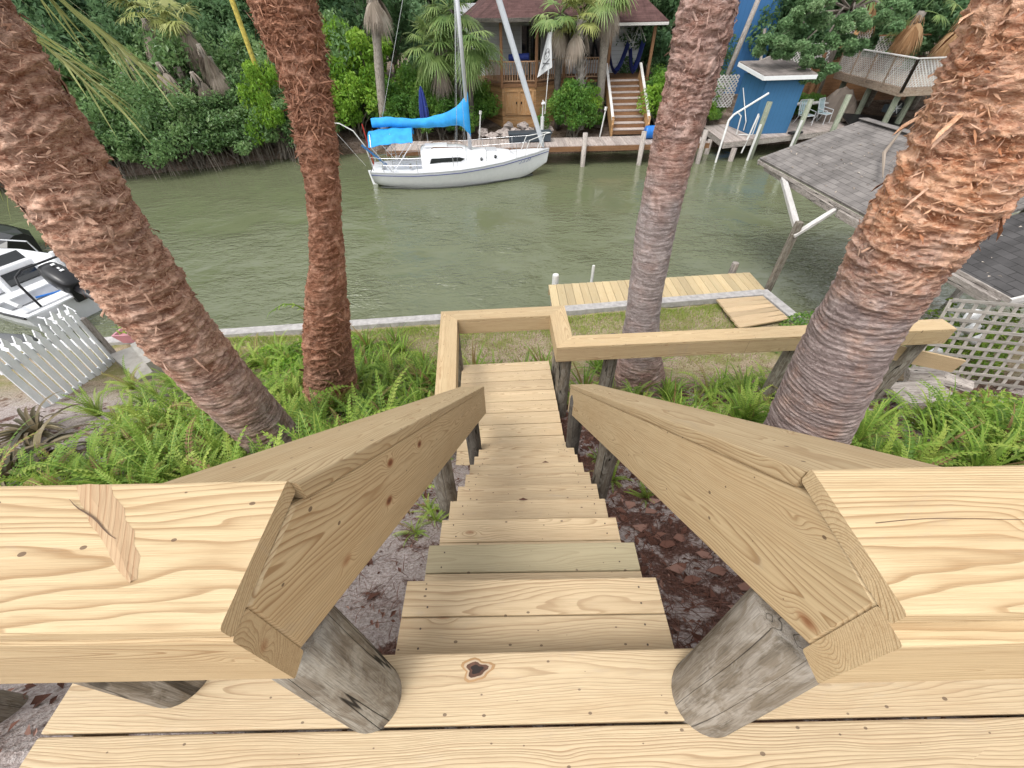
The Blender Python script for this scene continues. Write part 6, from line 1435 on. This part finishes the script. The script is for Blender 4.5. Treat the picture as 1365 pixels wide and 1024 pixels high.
# fan palms
def fan_crown(seed, nfr, Lp, Rb, spread=(-.5, 1.1), ndead=0, nseg=22):
    r = np.random.default_rng(seed); live = MB(); dd = MB()
    for k in range(nfr + ndead):
        de = k >= nfr; mb = dd if de else live
        a = r.random() * 2 * pi; e = r.uniform(*spread) if not de else r.uniform(-1.45, -.95)
        lp = Lp * (.7 + .5 * r.random()) * (.75 if de else 1); s = np.linspace(0, 1, 6); el_ = e + .25 - .5 * s
        rr = np.cumsum(np.cos(el_)) * lp / 6; zz = np.cumsum(np.sin(el_)) * lp / 6
        P = np.stack([rr * cos(a), rr * sin(a), zz], 1); rv = r.random()
        tube(mb, P, [.03, .025, .02, .016, .014, .012], 4, rnd=rv)
        H_ = P[-1]; D = norm(P[-1] - P[-2]); Wd = norm(np.cross(D, (0, 0, 1.))); N_ = np.cross(Wd, D); rb = Rb * (.75 + .4 * r.random())
        for j in range(nseg):
            t_ = (j / (nseg - 1) - .5) * 2; an = t_ * (1.75 if not de else .8); L = rb * (1 - .25 * abs(t_)) * (.85 + .3 * r.random())
            d0 = D * cos(an) + Wd * sin(an) + N_ * (.12 * (1 - t_ * t_)); wv_ = norm(np.cross(d0, N_)) ; w0 = .028 if not de else .02
            dr = (.35 + .5 * r.random()) * (1.2 if de else 1.0); pts = []
            for q, ww in ((.08, .6), (.4, 1), (.72, .7), (1, .06)):
                p = H_ + d0 * L * q * (1 - .18 * q * dr) - np.array([0, 0, 1]) * L * dr * max(0, q - .3) ** 1.5 * .95; pts += [p - wv_ * w0 * ww * 1.2, p + wv_ * w0 * ww * 1.2]
            mb.add(pts, [(0, 1, 3, 2), (2, 3, 5, 4), (4, 5, 7, 6)], None, np.clip(rv * .6 + .4 * r.random(), 0, 1))
    return live, dd
def fan_palm(seed, base, top, r0, label, nfr=18, Lp=.9, Rb=.95, ndead=8, mat=None, trunkm=None, spread=(-.7, 1.1), boots=False, grp=None):
    base = np.array(base, float); top = np.array(top, float)
    th = thing('palm_tree', label, 'palm tree', tuple(base), grp); m_ = MB(); q = np.linspace(0, 1, 12); ph = seed
    tube(m_, [base + (top - base) * t_ + np.array([.05 * sin(t_ * 4 + ph), 0, 0]) for t_ in q], r0 * (1 + .06 * np.sin(q * 40 + ph)), 12, jitter=.08)
    if boots:
        r = np.random.default_rng(seed); L = np.linalg.norm(top - base)
        for k in range(int(L / .045)):
            t_ = k * .045 / L; a = k * 2.4; c = base + (top - base) * t_ + np.array([cos(a), sin(a), 0]) * r0; o = np.array([cos(a + .7), sin(a + .7), 0])
            board(m_, c, c + np.array([cos(a) * .14 + .1 * cos(a + 1.57), sin(a) * .14 + .1 * sin(a + 1.57), .26]), .07, .025, upv=(cos(a), sin(a), 0), ch=.002)
    obj('trunk', m_, trunkm or m_trunkgrey, th, smooth=not boots)
    live, dd = fan_crown(seed, nfr, Lp, Rb, spread, ndead)
    for mb in (live, dd):
        for i_ in range(len(mb.v)): mb.v[i_] = mb.v[i_] + top.astype(np.float32)
    if nfr: obj('crown', live, mat or m_palm, th)
    if ndead: obj('dead_fronds', dd, m_dead, th)
fan_palm(1, (4.15, 26.5, .9), (3.75, 26.5, 5.55), .17, 'palm with criss-crossed pale boots on its trunk in front of the porch', 20, .9, 1.0, 14, boots=True, trunkm=m_greywood, mat=m_palmy)
fan_palm(2, (5.2, 27.0, .9), (5.12, 27.0, 6.6), .22, 'palm with smooth grey trunk right of the booted palm at the steps', 20, .95, 1.05, 16, mat=m_palm)
fan_palm(3, (2.9, 26.9, .9), (2.75, 26.8, 5.7), .17, 'palm with drooping grey fronds behind the pale flag', 16, .9, 1.0, 18, trunkm=m_post_dark)
fan_palm(4, (-6.75, 26.0, .6), (-6.05, 26.0, 6.9), .22, 'slender grey palm trunk with ragged dead skirt behind the yacht stern', 10, .9, 1.0, 26, spread=(-.2, 1.2))
for k, (b, t_) in enumerate((((-3.3, 26.5, .9), (-3.4, 26.3, 4.6)), ((-1.9, 26.2, .9), (-1.8, 25.9, 4.9)), ((-2.5, 26.8, .9), (-2.6, 26.6, 6.0)))):
    fan_palm(20 + k, b, t_, .16, ['fan palm at left of the green clump behind the yacht mast', 'fan palm in the middle of the green clump behind the yacht mast', 'highest fan palm of the green clump behind the yacht mast'][k], 34, 1.0, 1.15, 5, trunkm=m_post_dark, spread=(-1.0, 1.0))
for k, (b, t_, nf, nd) in enumerate((((-17.2, 26.6, .6), (-17.0, 26.0, 5.9), 12, 16), ((-15.6, 26.8, .6), (-15.2, 25.8, 5.7), 9, 16), ((-14.6, 26.2, .5), (-14.4, 25.3, 4.5), 0, 14), ((-16.2, 25.6, .5), (-15.9, 25.0, 4.2), 0, 12))):
    fan_palm(40 + k, b, t_, .15, ['palm with pale green crown and dead skirt at the top of the left bank', 'second pale palm crown near the yellow pole on the left bank', 'dead grey palm skirt hanging among the mangroves nearest the rust palm', 'dead grey palm skirt hanging low among the mangroves under the pale palms'][k], nf, .8, 1.0, nd, mat=m_palmy, spread=(-.3, 1.1))
for k, (b, t_) in enumerate((((22.6, 30.2, 1), (22.4, 29.2, 5.5)), ((25, 29.5, 1), (24.6, 28.8, 5.2)), ((21.4, 33, 1), (21.2, 32, 6.3)))):
    m_dead_, m_dead = m_dead, m_deadbr
    fan_palm(60 + k, b, t_, .2, ['brown withered palm crown above the raised deck, left of the pair', 'brown withered palm crown above the raised deck at the big palm', 'brown withered palm high behind the raised deck'][k], 3, .9, 1.1, 30)
    m_dead = m_dead_
for k, (x, y, z) in enumerate(((-17.6, 24.6, 4.7), (-16.3, 24.4, 4.4), (-15.0, 24.6, 4.0), (-14.3, 24.9, 5.0), (-18.6, 24.8, 4.0))):
    fan_palm(80 + k, (x - .2, y + 1.2, .5), (x, y, z), .1, 'grey dead palm skirt drooping among the mangrove tops under the pale palms', 0, .7, .9, 9, grp='dead palm skirts among the mangroves')
m_ = MB(); tube(m_, [(-12.35, 25.6, .6), (-12.3, 25.4, 7.5)], .11, 10); tag(obj('mast_pole', m_, plain('yellow_rough_pole', (.5, .4, .08), .7, var=.5, sc=9)), 'rough yellow pole rising out of the mangroves', 'pole')
m_ = MB(); box(m_, (-23.4, 27.0, .8), (-21.6, 28.5, 3.2), ch=.05); board(m_, (-23.6, 27.7, 3.25), (-21.4, 27.7, 3.25), 1.8, .1)
tag(obj('blue_hut', m_, m_bluepaint), 'small blue hut glimpsed through leaves at the far left', 'hut')

# hanging frond of the left palm, in front of the far mangroves
def pinnate(mb, pts, n, L, r, w_=.011, droop=.5):
    pts = np.array(pts, float); s = np.linspace(0, 1, n); tt = np.linspace(0, 1, len(pts)); P = np.stack([np.interp(s, tt, pts[:, i]) for i in range(3)], 1)
    T_ = np.gradient(P, axis=0); T_ /= np.linalg.norm(T_, axis=1, keepdims=True)
    tube(mb, P, np.linspace(.014, .004, n), 5, rnd=.6)
    for i in range(n):
        W_ = norm(np.cross(T_[i], (0, 0, 1.)))
        for sg in (-1, 1):
            l = L * (.6 + .6 * r.random()) * (1 - .4 * s[i]); d = norm(T_[i] * .9 + W_ * sg * .75 + r.normal(size=3) * .2); nn = norm(np.cross(d, W_)) ; wv_ = norm(np.cross(d, (0, 0, 1.)) + .4 * r.normal(size=3)); pv = []
            for q, ww in ((0, .5), (.35, 1), (.7, .8), (1, .08)):
                p = P[i] + d * l * q - np.array([0, 0, 1]) * l * droop * q * q; pv += [p - wv_ * w_ * ww, p + wv_ * w_ * ww]
            mb.add(pv, [(0, 1, 3, 2), (2, 3, 5, 4), (4, 5, 7, 6)], None, r.random())
r = np.random.default_rng(12); mb = MB()
pinnate(mb, [(-3.1, 3.2, 8.1), (-3.75, 4.0, 7.4), (-3.95, 4.5, 6.75), (-3.7, 4.8, 6.2), (-3.45, 4.9, 5.85)], 34, .75, r, droop=.25)
pinnate(mb, [(-3.1, 3.2, 8.1), (-4.2, 4.0, 7.2), (-4.35, 4.5, 6.5), (-4.15, 4.8, 6.0), (-3.95, 4.9, 5.65)], 30, .7, r, droop=.3)
obj('frond', mb, m_palmy, palmA)
mb = MB(); pinnate(mb, [(-3.1, 3.2, 8.1), (-4.9, 4.4, 6.8), (-5.6, 4.9, 5.6), (-5.75, 5.1, 4.8)], 26, .6, r, droop=.5); obj('frond', mb, m_palmy, palmA)
mb = MB(); pinnate(mb, [(-2.6, 4.75, 3.0), (-2.85, 4.7, 3.3), (-3.0, 4.66, 3.35), (-3.2, 4.6, 3.25)], 12, .1, r, .012); obj('fern_sprig', mb, m_fern, palmB)
